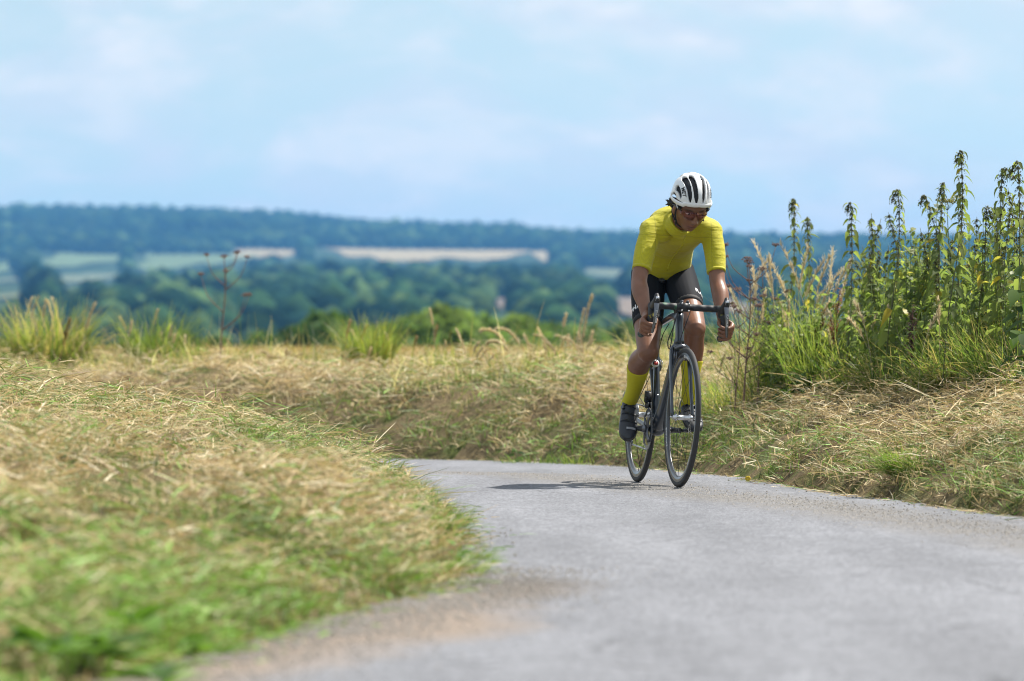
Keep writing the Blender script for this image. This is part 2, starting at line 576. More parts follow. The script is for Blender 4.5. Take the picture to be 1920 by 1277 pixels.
# gritty dark crown between the wheel tracks
gr = nd(nt, 'ShaderNodeMapRange', {'Value': sp.outputs['Green'], 'From Min': .0, 'From Max': .9})
gn = nd(nt, 'ShaderNodeMapRange', {'Value': nB.outputs['Fac'], 'From Min': .30, 'From Max': .52})
gm = nd(nt, 'ShaderNodeMath', {0: gr.outputs['Result'], 1: gn.outputs['Result']}, operation='MULTIPLY')
gc = nd(nt, 'ShaderNodeValToRGB', {'Fac': nC.outputs['Fac']})
e = gc.color_ramp.elements
e[0].position = .36; e[0].color = (.06, .057, .054, 1); e[1].position = .64; e[1].color = (.27, .25, .225, 1)
gf = nd(nt, 'ShaderNodeMath', {0: gm.outputs['Value'], 1: .72}, operation='MULTIPLY')
m3 = nd(nt, 'ShaderNodeMix', {'Factor': gf.outputs['Value'], 'A': m2.outputs['Result'], 'B': gc.outputs['Color']}, data_type='RGBA')
# washed-out earth spread from the near left verge
sx = nd(nt, 'ShaderNodeSeparateXYZ', {'Vector': geo.outputs['Position']})


def blob(cx, cy, rx, ry, lo, hi):
    dx = nd(nt, 'ShaderNodeMath', {0: sx.outputs['X'], 1: cx}, operation='SUBTRACT')
    dx = nd(nt, 'ShaderNodeMath', {0: dx.outputs['Value'], 1: rx}, operation='DIVIDE')
    dy = nd(nt, 'ShaderNodeMath', {0: sx.outputs['Y'], 1: cy}, operation='SUBTRACT')
    dy = nd(nt, 'ShaderNodeMath', {0: dy.outputs['Value'], 1: ry}, operation='DIVIDE')
    a = nd(nt, 'ShaderNodeMath', {0: dx.outputs['Value'], 1: dx.outputs['Value']}, operation='MULTIPLY')
    c = nd(nt, 'ShaderNodeMath', {0: dy.outputs['Value'], 1: dy.outputs['Value'], 2: a.outputs['Value']}, operation='MULTIPLY_ADD')
    q = nd(nt, 'ShaderNodeMath', {0: c.outputs['Value']}, operation='SQRT')
    w = nd(nt, 'ShaderNodeMath', {0: nB.outputs['Fac'], 1: .9, 2: q.outputs['Value']}, operation='MULTIPLY_ADD')
    return nd(nt, 'ShaderNodeMapRange', {'Value': w.outputs['Value'], 'From Min': hi, 'From Max': lo}).outputs['Result']


earth = nd(nt, 'ShaderNodeValToRGB', {'Fac': nC.outputs['Fac']})
e = earth.color_ramp.elements
e[0].position = .3; e[0].color = (.14, .110, .088, 1); e[1].position = .7; e[1].color = (.31, .25, .20, 1)
dark = nd(nt, 'ShaderNodeValToRGB', {'Fac': nC.outputs['Fac']})
e = dark.color_ramp.elements
e[0].position = .3; e[0].color = (.045, .038, .03, 1); e[1].position = .7; e[1].color = (.16, .13, .10, 1)
fd0 = nd(nt, 'ShaderNodeMath', {0: nB.outputs['Fac'], 1: .7, 2: sp.outputs['Blue']}, operation='MULTIPLY_ADD')
fd = nd(nt, 'ShaderNodeMath', {0: nD.outputs['Fac'], 1: .9, 2: fd0.outputs['Value']}, operation='MULTIPLY_ADD')
f1 = nd(nt, 'ShaderNodeMapRange', {'Value': fd.outputs['Value'], 'From Min': .98, 'From Max': 1.45}).outputs['Result']
m4 = nd(nt, 'ShaderNodeMix', {'Factor': f1, 'A': m3.outputs['Result'], 'B': earth.outputs['Color']}, data_type='RGBA')
f2 = blob(-.0, 16.7, .30, .9, .75, 1.45)
f2s = nd(nt, 'ShaderNodeMath', {0: f2, 1: .8}, operation='MULTIPLY')
m5 = nd(nt, 'ShaderNodeMix', {'Factor': f2s.outputs['Value'], 'A': m4.outputs['Result'], 'B': dark.outputs['Color']}, data_type='RGBA')
# soil washed along both edges
ed = nd(nt, 'ShaderNodeMath', {0: sp.outputs['Red'], 1: .5}, operation='SUBTRACT')
ed = nd(nt, 'ShaderNodeMath', {0: ed.outputs['Value']}, operation='ABSOLUTE')
ew = nd(nt, 'ShaderNodeMath', {0: nB.outputs['Fac'], 1: .12, 2: ed.outputs['Value']}, operation='MULTIPLY_ADD')
er = nd(nt, 'ShaderNodeMapRange', {'Value': ew.outputs['Value'], 'From Min': .535, 'From Max': .56, 'To Max': .85})
m6 = nd(nt, 'ShaderNodeMix', {'Factor': er.outputs['Result'], 'A': m5.outputs['Result'], 'B': dark.outputs['Color']}, data_type='RGBA')
nt.links.new(m6.outputs['Result'], b.inputs['Base Color'])
b.inputs['Roughness'].default_value = .85
b.inputs['Specular IOR Level'].default_value = .25
hs = nd(nt, 'ShaderNodeMath', {0: nA.outputs['Fac'], 1: nC.outputs['Fac']}, operation='ADD')
bp = nd(nt, 'ShaderNodeBump', {'Height': hs.outputs['Value'], 'Strength': .55, 'Distance': .006})
nt.links.new(bp.outputs['Normal'], b.inputs['Normal'])

L2 = catmull(LE, 700); R2 = catmull(RE, 1400)
near_i = np.array([np.argmin(((R2 - p) ** 2).sum(1)) for p in L2]).astype(float)
near_i = np.maximum.accumulate(near_i); near_i[-1] = 1399; near_i[0] = 0
kern = np.hanning(61); kern /= kern.sum()
near_i = np.convolve(np.pad(near_i, 30, mode='edge'), kern, 'valid')
R2 = np.stack([np.interp(near_i, np.arange(1400), R2[:, k]) for k in (0, 1)], 1)
# pair the two edges by matching along both
nxr = 48
tt = np.linspace(0, 1, nxr)
wob = fnoise(np.arange(700) / 6.0, np.zeros(700), 4, 3) * .09
wob2 = fnoise(np.arange(700) / 6.0, np.ones(700) * 7, 8, 3) * .09
dirL = np.gradient(L2, axis=0); dirL /= np.linalg.norm(dirL, axis=1)[:, None]
nrmL = np.stack([-dirL[:, 1], dirL[:, 0]], 1)
dirR = np.gradient(R2, axis=0); dirR /= np.linalg.norm(dirR, axis=1)[:, None]
nrmR = np.stack([dirR[:, 1], -dirR[:, 0]], 1)
La = L2 + nrmL * (.03 + wob)[:, None]
Ra = R2 + nrmR * (.03 + wob2)[:, None]
P = La[:, None] * (1 - tt)[None, :, None] + Ra[:, None] * tt[None, :, None]
px_, py_ = P[..., 0].ravel(), P[..., 1].ravel()
rz = road_z(px_, py_)
V = np.stack([px_, py_, rz + .004 * np.sin(np.pi * np.tile(tt, 700))], 1)
ii = (np.arange(699)[:, None] * nxr + np.arange(nxr - 1)[None]).ravel()
Q = np.stack([ii, ii + 1, ii + nxr + 1, ii + nxr], 1)
BAND = np.array([(-1.6, 33.5), (-.5, 31.3), (.11, 29.9), (.62, 27.6), (1.06, 25.6), (1.42, 23.7), (1.84, 20.9), (2.3, 17), (2.7, 12)])
bnd = np.clip(1.25 - seg_dist(px_, py_, BAND) / .36, 0, 1)
dle = seg_dist(px_, py_, LE)
fringe = np.clip(1.25 - dle / .46, 0, 1) * np.clip((17.6 - py_) / 1.5, 0, 1)
patchm = np.clip(1.5 - np.sqrt(((px_ + .38) / .38) ** 2 + ((py_ - 14.6) / .9) ** 2), 0, 1)
C = np.stack([np.tile(tt, 700), bnd, np.maximum(fringe * .8, patchm)], 1)
rd = link_mesh('road', fast_mesh('road', V, Q, C, smooth=True), m_road)
tag(rd, 'narrow grey tarmac lane bending away behind the left bank', 'road', kind='structure')

# ripe field beyond the verge
m_wheat, nt, b = mat_new('ripe_wheat')
geo = nd(nt, 'ShaderNodeNewGeometry')
n1 = nd(nt, 'ShaderNodeTexNoise', {'Vector': geo.outputs['Position'], 'Scale': 6.0, 'Detail': 8.0, 'Roughness': .7})
r1 = nd(nt, 'ShaderNodeValToRGB', {'Fac': n1.outputs['Fac']})
e = r1.color_ramp.elements
e[0].position = .3; e[0].color = (.26, .19, .05, 1); e[1].position = .7; e[1].color = (.48, .36, .13, 1)
nt.links.new(r1.outputs['Color'], b.inputs['Base Color']); b.inputs['Roughness'].default_value = .9
bp = nd(nt, 'ShaderNodeBump', {'Height': n1.outputs['Fac'], 'Strength': .8, 'Distance': .1})
nt.links.new(bp.outputs['Normal'], b.inputs['Normal'])
fx = np.linspace(-45, 45, 60); fy = np.linspace(54, 114, 50)
X, Y = np.meshgrid(fx, fy)
z = land_z(X.ravel(), Y.ravel())[0] + .05 + fnoise(X.ravel() * .6, Y.ravel() * .6, 21, 2) * .05
ii = (np.arange(49)[:, None] * 60 + np.arange(59)[None]).ravel()
wf = link_mesh('wheat_field', fast_mesh('wheat_field', np.stack([X.ravel(), Y.ravel(), z], 1), np.stack([ii, ii + 1, ii + 61, ii + 60], 1), smooth=True), m_wheat)
tag(wf, 'thin golden strip of ripe field beyond the verge', 'field', kind='structure')

# far fields laid on the hillside: (x0, x1, y0, y1 in metres of distance, skew), colour
FIELD_COL = {'tan': (.31, .24, .12), 'green': (.10, .145, .045), 'pale': (.12, .14, .06), 'pink': (.17, .125, .085)}
field_mats = {}
for k, c in FIELD_COL.items():
    field_mats[k] = simple_mat('field_' + k, c, .95, var=.22, scale=.02)
FIELDS = [  # px0, px1, top row, bottom row (photo pixels), distance range, colour, label
    (583, 1005, 471, 490, 3700, 4500, 'tan', 'long tan stubble field across the middle of the wooded hillside'),
    (430, 570, 471, 483, 3900, 4500, 'tan', 'short tan field left of the long one on the hillside'),
    (1005, 1035, 474, 492, 3700, 4300, 'tan', 'tiny tan field at the right end of the long one'),
    (70, 235, 479, 501, 3600, 4300, 'green', 'pale green pasture at the left of the hillside'),
    (240, 470, 480, 506, 3500, 4300, 'green', 'larger pale green pasture below the short tan field'),
    (-40, 28, 487, 520, 3300, 4200, 'green', 'small green field at the far left of the hillside'),
    (-30, 62, 545, 570, 2300, 2900, 'pale', 'small pale field low on the hillside at far left'),
    (95, 235, 517, 532, 3050, 3450, 'pale', 'narrow pale field below the green pasture on the hillside'),
    (-20, 45, 519, 532, 3050, 3450, 'pale', 'narrow pale field left of the one below the pasture'),
    (910, 965, 566, 585, 1650, 2000, 'pink', 'small pinkish ploughed field in the valley left of the rider'),
    (1140, 1260, 564, 605, 1430, 2050, 'pink', 'pinkish field in the valley seen behind the right arm of the rider'),
    (1330, 1440, 566, 605, 1430, 2050, 'pink', 'pinkish field in the valley seen behind the dead umbels'),
    (1540, 1640, 566, 605, 1430, 2050, 'pink', 'pinkish field in the valley behind the nettles'),
    (1080, 1180, 508, 519, 3250, 3480, 'pale', 'narrow pale strip of field right of the tan field'),
]
_f2 = []
for (p0, p1, t0, t1, y0, y1, cn, lab) in FIELDS:
    Yg = np.linspace(1250, 4750, 600); pc = (p0 + p1) / 2
    zg = land_z((pc - 960) / F_PX * Yg, Yg)[0]
    pg = 624 + (CAM_H - zg) / Yg * F_PX
    _f2.append((p0, p1, t0, t1, float(Yg[np.argmin(np.abs(pg - t1 - 2))]), float(Yg[np.argmin(np.abs(pg - t0))]), cn, lab))
FIELDS = _f2
for (p0, p1, t0, t1, y0, y1, cn, lab) in FIELDS:
    y1 = max(y1, y0 + 60)
    n = 26
    U, W = np.meshgrid(np.linspace(0, 1, n), np.linspace(0, 1, n))
    yy = y0 + (y1 - y0) * W
    inset = (1 - W) * (.10 * (p1 - p0))
    lens = np.sqrt(np.clip(1 - np.abs(2 * U - 1) ** 3, 0, 1)) * (1 + .5 * fnoise(U * 5 + p0, U * 0, 33, 2))
    yy = y1 - (y1 - y0) * (1 - W) * np.clip(lens, .12, 1)
    xx = (p0 + inset + (p1 - p0 - inset * 1.6) * U - 960) / F_PX * (y0 * .5 + y1 * .5) + fnoise(W * 3, U * 0 + p0, 31, 2) * 9 * (np.abs(U - .5) * 2)
    zz = land_z(xx.ravel(), yy.ravel())[0] + 1.2
    ii = (np.arange(n - 1)[:, None] * n + np.arange(n - 1)[None]).ravel()
    o = link_mesh('hillside_field', fast_mesh('hillside_field', np.stack([xx.ravel(), yy.ravel(), zz], 1), np.stack([ii, ii + 1, ii + n + 1, ii + n], 1), smooth=True), field_mats[cn])
    tag(o, lab, 'field', kind='structure')

# far woods: rounded, lumpy crowns, one mass
bm = bmesh.new(); bmesh.ops.create_icosphere(bm, subdivisions=2, radius=1)
ICO_V = np.array([v.co[:] for v in bm.verts]); ICO_F = np.array([[v.index for v in f.verts] for f in bm.faces]); bm.free()
bm = bmesh.new(); bmesh.ops.create_icosphere(bm, subdivisions=1, radius=1)
IC1_V = np.array([v.co[:] for v in bm.verts]); IC1_F = np.array([[v.index for v in f.verts] for f in bm.faces]); bm.free()


def wood(name, label, y0, y1, step, hr, mat, seed, px_rng=(-900, 2650), clear=True):
    g_ = np.random.default_rng(seed)
    pts = []
    y = y0
    while y < y1:
        xa = (px_rng[0] - 960) / F_PX * y; xb = (px_rng[1] - 960) / F_PX * y
        n = max(2, int((xb - xa) / step))
        X = np.linspace(xa, xb, n) + g_.uniform(-.45, .45, n) * step
        Y = y + g_.uniform(-.5, .5, n) * step * 1.3
        pts.append(np.stack([X, Y], 1)); y += step * 1.3
    P = np.vstack(pts)
    z = land_z(P[:, 0], P[:, 1])[0]
    h = g_.uniform(hr[0], hr[1], len(P)) * (1 + .25 * fnoise(P[:, 0] / 50, P[:, 1] / 90, seed, 2))
    px = 960 + P[:, 0] / P[:, 1] * F_PX
    top = 624 + (CAM_H - (z + h)) / P[:, 1] * F_PX
    keep = np.ones(len(P), bool)
    if clear:
        for (p0, p1, t0, t1, fy0, fy1, cn, lab) in FIELDS:
            w = (p1 - p0)
            bump = t1 + fnoise(px / 30, px * 0, 77, 3) * 14 + g_.uniform(-4, 3, len(P))
            keep &= ~((px > p0) & (px < p1) & (P[:, 1] < fy1) & (top < bump) & (P[:, 1] > fy0 * .35) & (top < t1 + 14))
    P, z, h = P[keep], z[keep], h[keep]
    n = len(P)
    IV, IF = IC1_V, IC1_F
    k = len(IV)
    r = h * g_.uniform(.42, .62, n)
    jit = 1 + g_.uniform(-.28, .28, (n, k))
    V = IV[None] * jit[:, :, None] * np.stack([r, r, h * .5], 1)[:, None, :]
    V = V + np.stack([P[:, 0], P[:, 1], z + h * .5], 1)[:, None, :]
    Fc = IF[None] + (np.arange(n) * k)[:, None, None]
    cc = np.array([(.010, .026, .014), (.020, .044, .017), (.007, .018, .012), (.045, .075, .026)])[g_.integers(0, 4, n)]
    cc = cc * g_.uniform(.75, 1.25, (n, 1)) * np.clip(1 + 1.3 * fnoise(P[:, 0] / 38, P[:, 1] / 150, seed + 3, 2), .3, 2.2)[:, None]
    C = np.repeat(cc, k, 0)
    o = link_mesh(name, fast_mesh(name, V.reshape(-1, 3), Fc.reshape(-1, 3), C, smooth=True), mat)
    tag(o, label, 'wood', kind='stuff')
    return n


m_wood, nt, b = mat_new('woodland_canopy')
a = nd(nt, 'ShaderNodeAttribute', attribute_name='Col')
geo = nd(nt, 'ShaderNodeNewGeometry')
n1 = nd(nt, 'ShaderNodeTexNoise', {'Vector': geo.outputs['Position'], 'Scale': .35, 'Detail': 4.0})
mm = nd(nt, 'ShaderNodeMapRange', {'Value': n1.outputs['Fac'], 'From Min': .3, 'From Max': .7, 'To Min': .6, 'To Max': 1.5})
mx = nd(nt, 'ShaderNodeMix', {'Factor': 1.0, 'A': a.outputs['Color'], 'B': mm.outputs['Result']}, data_type='RGBA', blend_type='MULTIPLY')
nt.links.new(mx.outputs['Result'], b.inputs['Base Color']); b.inputs['Roughness'].default_value = 1.0
b.inputs['Specular IOR Level'].default_value = 0
nw = wood('far_wood', 'dark blue wooded ridge along the skyline', 4620, 5750, 15, (10, 16), m_wood, 41)
nw += wood('hillside_wood', 'blue green woodland filling the slope round and below the fields', 2050, 4640, 13, (7, 12), m_wood, 42)
nw += wood('valley_wood', 'hazy woodland low in the valley behind the near bushes', 850, 2000, 12, (6, 10), m_wood, 43)

# near hedge trees beyond the field, one by one
m_bark = simple_mat('bark', (.09, .065, .045), .9, var=.3, scale=8, bump=.5)
m_leaf_tree = leafy_mat('hedge_leaves', True, trans=.5, rough=.6, spec=.1, tint=(1.1, 1.2, .8))


def hedge_tree(x, y, top, rx, colr, label, seed):
    g_ = np.random.default_rng(seed)
    zb = H(x, y)
    h = top - zb
    t = thing('hedge_tree', label, 'tree', (x, y, zb), 'trees and bushes beyond the field')
    mb = MB()
    mb.tube([(0, 0, -.2), (.05, 0, h * .3), (.1, .05, h * .55)], [.16, .12, .05], 8, 8)
    for k in range(7):
        a = g_.uniform(0, 6.28); z0 = h * g_.uniform(.15, .5)
        mb.tube([(0.05, 0, z0), (math.cos(a) * rx * .4, math.sin(a) * rx * .4, z0 + h * .18), (math.cos(a) * rx * .75, math.sin(a) * rx * .75, z0 + h * .28)], [.06, .04, .015], 5, 6)
    mb.build('trunk', m_bark, t)
    # crown: several lobes, leaf-sized faces scattered through each
    nl = 14
    lob = []
    for k in range(22):
        a = g_.uniform(0, 6.28); q = math.sqrt((k + .5) / 22); lr = rx * g_.uniform(.26, .42)
        lob.append((math.cos(2.4 * k) * q * rx * .85, math.sin(2.4 * k) * q * rx * .85, h - q * q * rx * .85 - g_.uniform(0, .3) - lr * .9, lr))
    for k in range(14):
        a = g_.uniform(0, 6.28); lr = rx * g_.uniform(.35, .5)
        lob.append((math.cos(a) * rx * .72, math.sin(a) * rx * .72, h * g_.uniform(.25, .72), lr))
    cs, ns, cl = [], [], []
    for (lx, ly, lz, lr) in lob:
        n = 215
        dv = g_.normal(size=(n, 3)); dv /= np.linalg.norm(dv, axis=1)[:, None]
        rad = lr * (.55 + .5 * g_.uniform(0, 1, n) ** .5)[:, None]
        p = dv * rad  + np.array((lx, ly, lz))
        cs.append(p); ns.append(dv + g_.normal(size=(n, 3)) * .6)
        cl.append(np.repeat((np.array(colr) * 1.4 * g_.uniform(.7, 1.35))[None], n, 0) * g_.uniform(.65, 1.4, (n, 1)))
    p = np.vstack(cs); nn = np.vstack(ns); nn /= np.linalg.norm(nn, axis=1)[:, None]; cc = np.vstack(cl)
    ok = p[:, 2] < h + .1
    p, nn, cc = p[ok], nn[ok], cc[ok]
    a = np.cross(nn, g_.normal(size=nn.shape)); a /= np.linalg.norm(a, axis=1)[:, None]
    bb = np.cross(nn, a); s = g_.uniform(.11, .21, (len(p), 1))
    V = np.stack([p - a * s * 1.5, p - bb * s, p + a * s * 1.5, p + bb * s], 1).reshape(-1, 3)
    Q = np.arange(len(p) * 4).reshape(-1, 4)
    o = link_mesh('crown', fast_mesh('crown', V, Q, np.repeat(cc, 4, 0)), m_leaf_tree, t)


TREES = [  # px, top py, distance, crown radius, colour, label
    (612, 580, 170, 1.7, (.055, .095, .030), 'rounded dark green bush beyond the field, left of the tall yellow tussock'),
    (842, 568, 185, 1.6, (.125, .17, .045), 'tallest light green bush beyond the field, between tussock and drooping plumes'),
    (745, 600, 178, 1.5, (.075, .12, .035), 'mid green bush just right of the yellow green tussock'),
    (795, 588, 190, 1.4, (.09, .13, .035), 'narrow green bush left of the tallest light green one'),
    (900, 592, 195, 1.5, (.10, .15, .04), 'green bush joining the tallest light green bush on its right'),
    (965, 586, 200, 2.0, (.12, .165, .045), 'light green bush behind the drooping grass plumes'),
    (1030, 604, 205, 1.7, (.085, .13, .04), 'low green bush right of the drooping grass plumes'),
    (1095, 606, 205, 1.8, (.09, .135, .04), 'green bush behind the tall pale grass stalks'),
    (1165, 604, 215, 1.8, (.085, .13, .04), 'green bush directly left of the rider beyond the field'),
    (680, 606, 182, 1.4, (.06, .10, .032), 'dark bush behind the yellow green tussock'),
    (505, 624, 185, 1.5, (.055, .095, .030), 'low dark bush behind the drooping grass near the dead umbel'),
    (560, 612, 188, 1.4, (.055, .095, .030), 'low bush left of the rounded dark green one'),
    (330, 620, 190, 1.9, (.05, .085, .030), 'low dark green bush behind the second green grass clump from left'),
    (398, 632, 175, 1.2, (.06, .10, .03), 'small low bush at the foot of the dead umbel'),
    (255, 632, 195, 1.6, (.05, .085, .03), 'low dark bush between the two left grass clumps'),
    (180, 630, 200, 2.0, (.05, .085, .03), 'low dark bush beyond the leftmost grass clump'),
    (90, 634, 205, 1.8, (.05, .085, .03), 'low dark bush behind the leftmost clump, second from the frame edge'),
    (15, 630, 205, 1.8, (.05, .085, .03), 'low bush at the left end of the hedge beyond the field'),
    (1240, 610, 220, 2.0, (.08, .125, .04), 'green bush seen behind the right leg of the rider'),
    (1330, 612, 220, 2.2, (.08, .125, .04), 'green bush behind the left hand of the rider beyond the field'),
    (1430, 620, 215, 1.9, (.08, .125, .04), 'green bush behind the tall grass right of the rider'),
    (1560, 615, 215, 2.2, (.08, .125, .04), 'green bush hidden behind the nettles'),
]
for i, (px, tp, y, rx, c, lab) in enumerate(TREES):
    p = at(px, tp, y)
    hedge_tree(p[0], y, p[2], rx, c, lab, 300 + i)

# haze: the air between here and the ridge
hm = bpy.data.materials.new('haze_air'); hm.use_nodes = True
hn = hm.node_tree
for n in list(hn.nodes): hn.nodes.remove(n)
ho = hn.nodes.new('ShaderNodeOutputMaterial'); hv = hn.nodes.new('ShaderNodeVolumePrincipled')
hv.inputs['Color'].default_value = (.17, .51, 1.0, 1)
hv.inputs['Density'].default_value = .00011
hn.links.new(hv.outputs['Volume'], ho.inputs['Volume'])
hz = MB(); hz.box((0, 3250, 60), (4200, 7700, 158))
haze = hz.build('haze', hm, smooth=False)
tag(haze, 'pale blue summer haze filling the air over the valley', 'haze', kind='stuff')
# ------------------------------------------------------------------ bicycle (local axes: x forward, y rider's left, z up)
FC = np.array((.800, 27.35)); RC = np.array((.624, 28.32))
hd = nz(FC - RC); YAW = math.atan2(hd[1], hd[0])
BIKE_O = Vector((RC[0] + hd[0] * .41, RC[1] + hd[1] * .41, .003))
LEAN = R(3.0)
BIKE_M = Matrix.Translation(BIKE_O) @ Matrix.Rotation(YAW, 4, 'Z') @ Matrix.Rotation(-LEAN, 4, 'X')


def lpx(p):
    w = BIKE_M @ Vector(p)
    return px_of(w)


m_carbon = simple_mat('dark_blue_carbon', (.022, .030, .042), .28, var=.15, scale=30, coat=.6)
m_black = simple_mat('matt_black_parts', (.014, .014, .016), .45, var=.2)
m_rubber = simple_mat('tyre_rubber', (.035, .034, .034), .75, var=.25, scale=60, bump=.2)
m_rim = simple_mat('dark_rim', (.035, .037, .042), .3, var=.1, coat=.5)
m_alu = simple_mat('polished_alloy', (.62, .63, .65), .28, metal=1.0, var=.06)
m_dalu = simple_mat('dark_alloy', (.16, .165, .18), .3, metal=.9, var=.12)
m_track = simple_mat('worn_brake_track', (.20, .205, .21), .35, metal=.8, var=.1)
m_steel = simple_mat('steel', (.5, .5, .5), .3, metal=1.0)
m_spoke = simple_mat('black_spoke', (.03, .03, .03), .4, metal=.5)
m_white = simple_mat('white_print', (.8, .8, .8), .5, var=.03)
m_red = simple_mat('red_print', (.5, .06, .05), .5)
# bar tape with small coloured flecks
m_tape, nt, b = mat_new('flecked_bar_tape')
tc = nd(nt, 'ShaderNodeTexCoord')
vo = nd(nt, 'ShaderNodeTexVoronoi', {'Vector': tc.outputs['Object'], 'Scale': 55.0})
cr = nd(nt, 'ShaderNodeValToRGB', {'Fac': vo.outputs['Color']})
cr.color_ramp.interpolation = 'CONSTANT'
e = cr.color_ramp.elements
e[0].position = 0; e[0].color = (.02, .02, .022, 1); e[1].position = .72; e[1].color = (.03, .09, .05, 1)
k = e.new(.80); k.color = (.025, .025, .03, 1)
k = e.new(.88); k.color = (.20, .17, .03, 1)
k = e.new(.93); k.color = (.05, .05, .055, 1)
nt.links.new(cr.outputs['Color'], b.inputs['Base Color']); b.inputs['Roughness'].default_value = .6
wv = nd(nt, 'ShaderNodeTexWave', {'Vector': tc.outputs['Object'], 'Scale': 14.0, 'Distortion': 1.0}, bands_direction='DIAGONAL')
bp = nd(nt, 'ShaderNodeBump', {'Height': wv.outputs['Fac'], 'Strength': .6, 'Distance': .004}); nt.links.new(bp.outputs['Normal'], b.inputs['Normal'])

bike = thing('bicycle', 'dark blue racing bicycle with drop bars ridden along the lane', 'bicycle')
bike.matrix_world = BIKE_M

BB = np.array((0, 0, .27)); RAX = np.array((-.41, 0, .336)); FAX = np.array((.585, 0, .336))
SA = nz((-.292, 0, .956))                   # steering axis, pointing up
CROWN = np.array((.437, 0, .676))
HT_TOP = CROWN + SA * .165
ST_DIR = nz((-.284, 0, .959))

f = MB()
f.tube([CROWN + SA * .012, CROWN + SA * .08, HT_TOP], [(.023, .03), (.019, .024), (.021, .024)], 16, 10)               # head tube
f.tube([CROWN + SA * .035, (.26, 0, .525), (.10, 0, .36), BB + (.01, 0, .01)], [(.024, .028), (.024, .033), (.027, .037), (.036, .034)], 16, 16)   # down tube
f.tube([HT_TOP - SA * .025, (.27, 0, .825), (.05, 0, .80), (-.155, 0, .775)], [(.022, .026), (.020, .018), (.017, .014), (.016, .015)], 14, 14)   # top tube
f.tube([BB, BB + ST_DIR * .2, BB + ST_DIR * .545], [(.028, .026), (.017, .022), (.0165, .022)], 14, 12)                # seat tube
f.ellipsoid(BB, (.034, .043, .034))
for s in (1, -1):
    f.tube([BB + ST_DIR * .47 + (0, .008 * s, 0), (-.24, .035 * s, .56), (-.36, .06 * s, .40), RAX + (0, .064 * s, 0)], [.010, .009, .008, .010], 10, 14)
    f.tube([BB + (-.02, .028 * s, 0), (-.12, .036 * s, .285), (-.28, .052 * s, .313), RAX + (0, .062 * s, 0)], [(.013, .017), (.009, .014), (.008, .011), .009], 10, 12)
frame = f.build('frame', m_carbon, bike)
# seat post and saddle
SADC = BB + ST_DIR * .735
mb = MB(); mb.tube([BB + ST_DIR * .53, SADC], [(.0135, .0145)] * 2, 14); mb.build('seat_post', m_carbon, bike)
mb = MB(); mb.tube([BB + ST_DIR * .525, BB + ST_DIR * .552], [(.0185, .024)] * 2, 16); mb.build('seat_clamp', m_black, bike)
sx_ = SADC[0]; sz_ = SADC[2] + .03
mb = MB()
mb.tube([(sx_ - .12, 0, sz_ + .012), (sx_ - .08, 0, sz_ + .012), (sx_, 0, sz_ + .004), (sx_ + .08, 0, sz_ + .002), (sx_ + .15, 0, sz_ - .004)],
        [(.055, .012), (.07, .017), (.045, .016), (.023, .015), (.017, .011)], 16, 18, round_end=True)
sad = mb.build('saddle', m_black, bike)
mb = MB()
for s in (1, -1):
    mb.tube([(sx_ - .1, .02 * s, sz_), (sx_ - .05, .022 * s, sz_ - .028), (sx_ + .05, .022 * s, sz_ - .026), (sx_ + .12, .01 * s, sz_ - .006)], .0035, 6, 10)
mb.build('saddle_rail', m_steel, sad)
mb = MB(); mb.tube([(sx_ + .1, 0, sz_ + .0165), (sx_ + .1001, 0, sz_ + .017)], [.001] * 2)
# round badge on a little caliper behind the seat tube
mb = MB()
mb.box((-.15, 0, .60), (.03, .05, .05)); mb.box((-.15, .028, .585), (.02, .012, .06)); mb.box((-.15, -.028, .585), (.02, .012, .06))
mb.tube([(-.13, .02, .62), (-.09, .028, .60), (-.085, .02, .56), (-.12, .012, .55)], .0025, 6, 10)
rb = mb.build('rear_brake', m_dalu, bike)
bc = BB + ST_DIR * .335 + np.array((.022, -.010, 0))
mb = MB(); mb.tube([bc, bc + (.007, 0, .002)], [.019, .019], 20); bd = mb.build('frame_badge', m_white, bike)
mb = MB(); mb.tube([bc + (.0065, 0, .002), bc + (.008, 0, .0022)], [.014, .014], 16); mb.build('badge_ring', m_black, bd)
mb = MB(); mb.tube([bc + (.0078, .001, .002), bc + (.0092, .001, .0022)], [.0095, .0095], 16); mb.build('badge_centre', m_red, bd)
for q in (.10, .17):
    mb = MB(); p0 = BB + ST_DIR * q + np.array((.020, 0, .004)); mb.tube([p0, p0 + (.007, 0, .002)], [.005, .004], 10); mb.build('cage_bolt', m_alu, bike)

# front end turns a little about the steering axis
STEER = R(1.4)
SM = Matrix.Translation(Vector(CROWN)) @ Matrix.Rotation(STEER, 4, Vector(SA)) @ Matrix.Translation(-Vector(CROWN))


def steer(p): return np.array(SM @ Vector(p))


def build_s(mb, name, mat, parent, **k):
    mb.v = [tuple(SM @ Vector(p)) for p in mb.v]
    return mb.build(name, mat, parent, **k)


mb = MB()
mb.tube([CROWN + SA * .01, CROWN - SA * .012], [(.030, .026), (.033, .024)], 16)
for s in (1, -1):
    mb.tube([CROWN + (0, .012 * s, .006), CROWN + (.012, .040 * s, -.018), (.485, .047 * s, .56), (.53, .0485 * s, .45), FAX + (0, .050 * s, .0)],
            [(.016, .020), (.011, .021), (.0085, .019), (.0075, .015), (.008, .010)], 12, 22)
fork = build_s(mb, 'fork', m_carbon, bike)

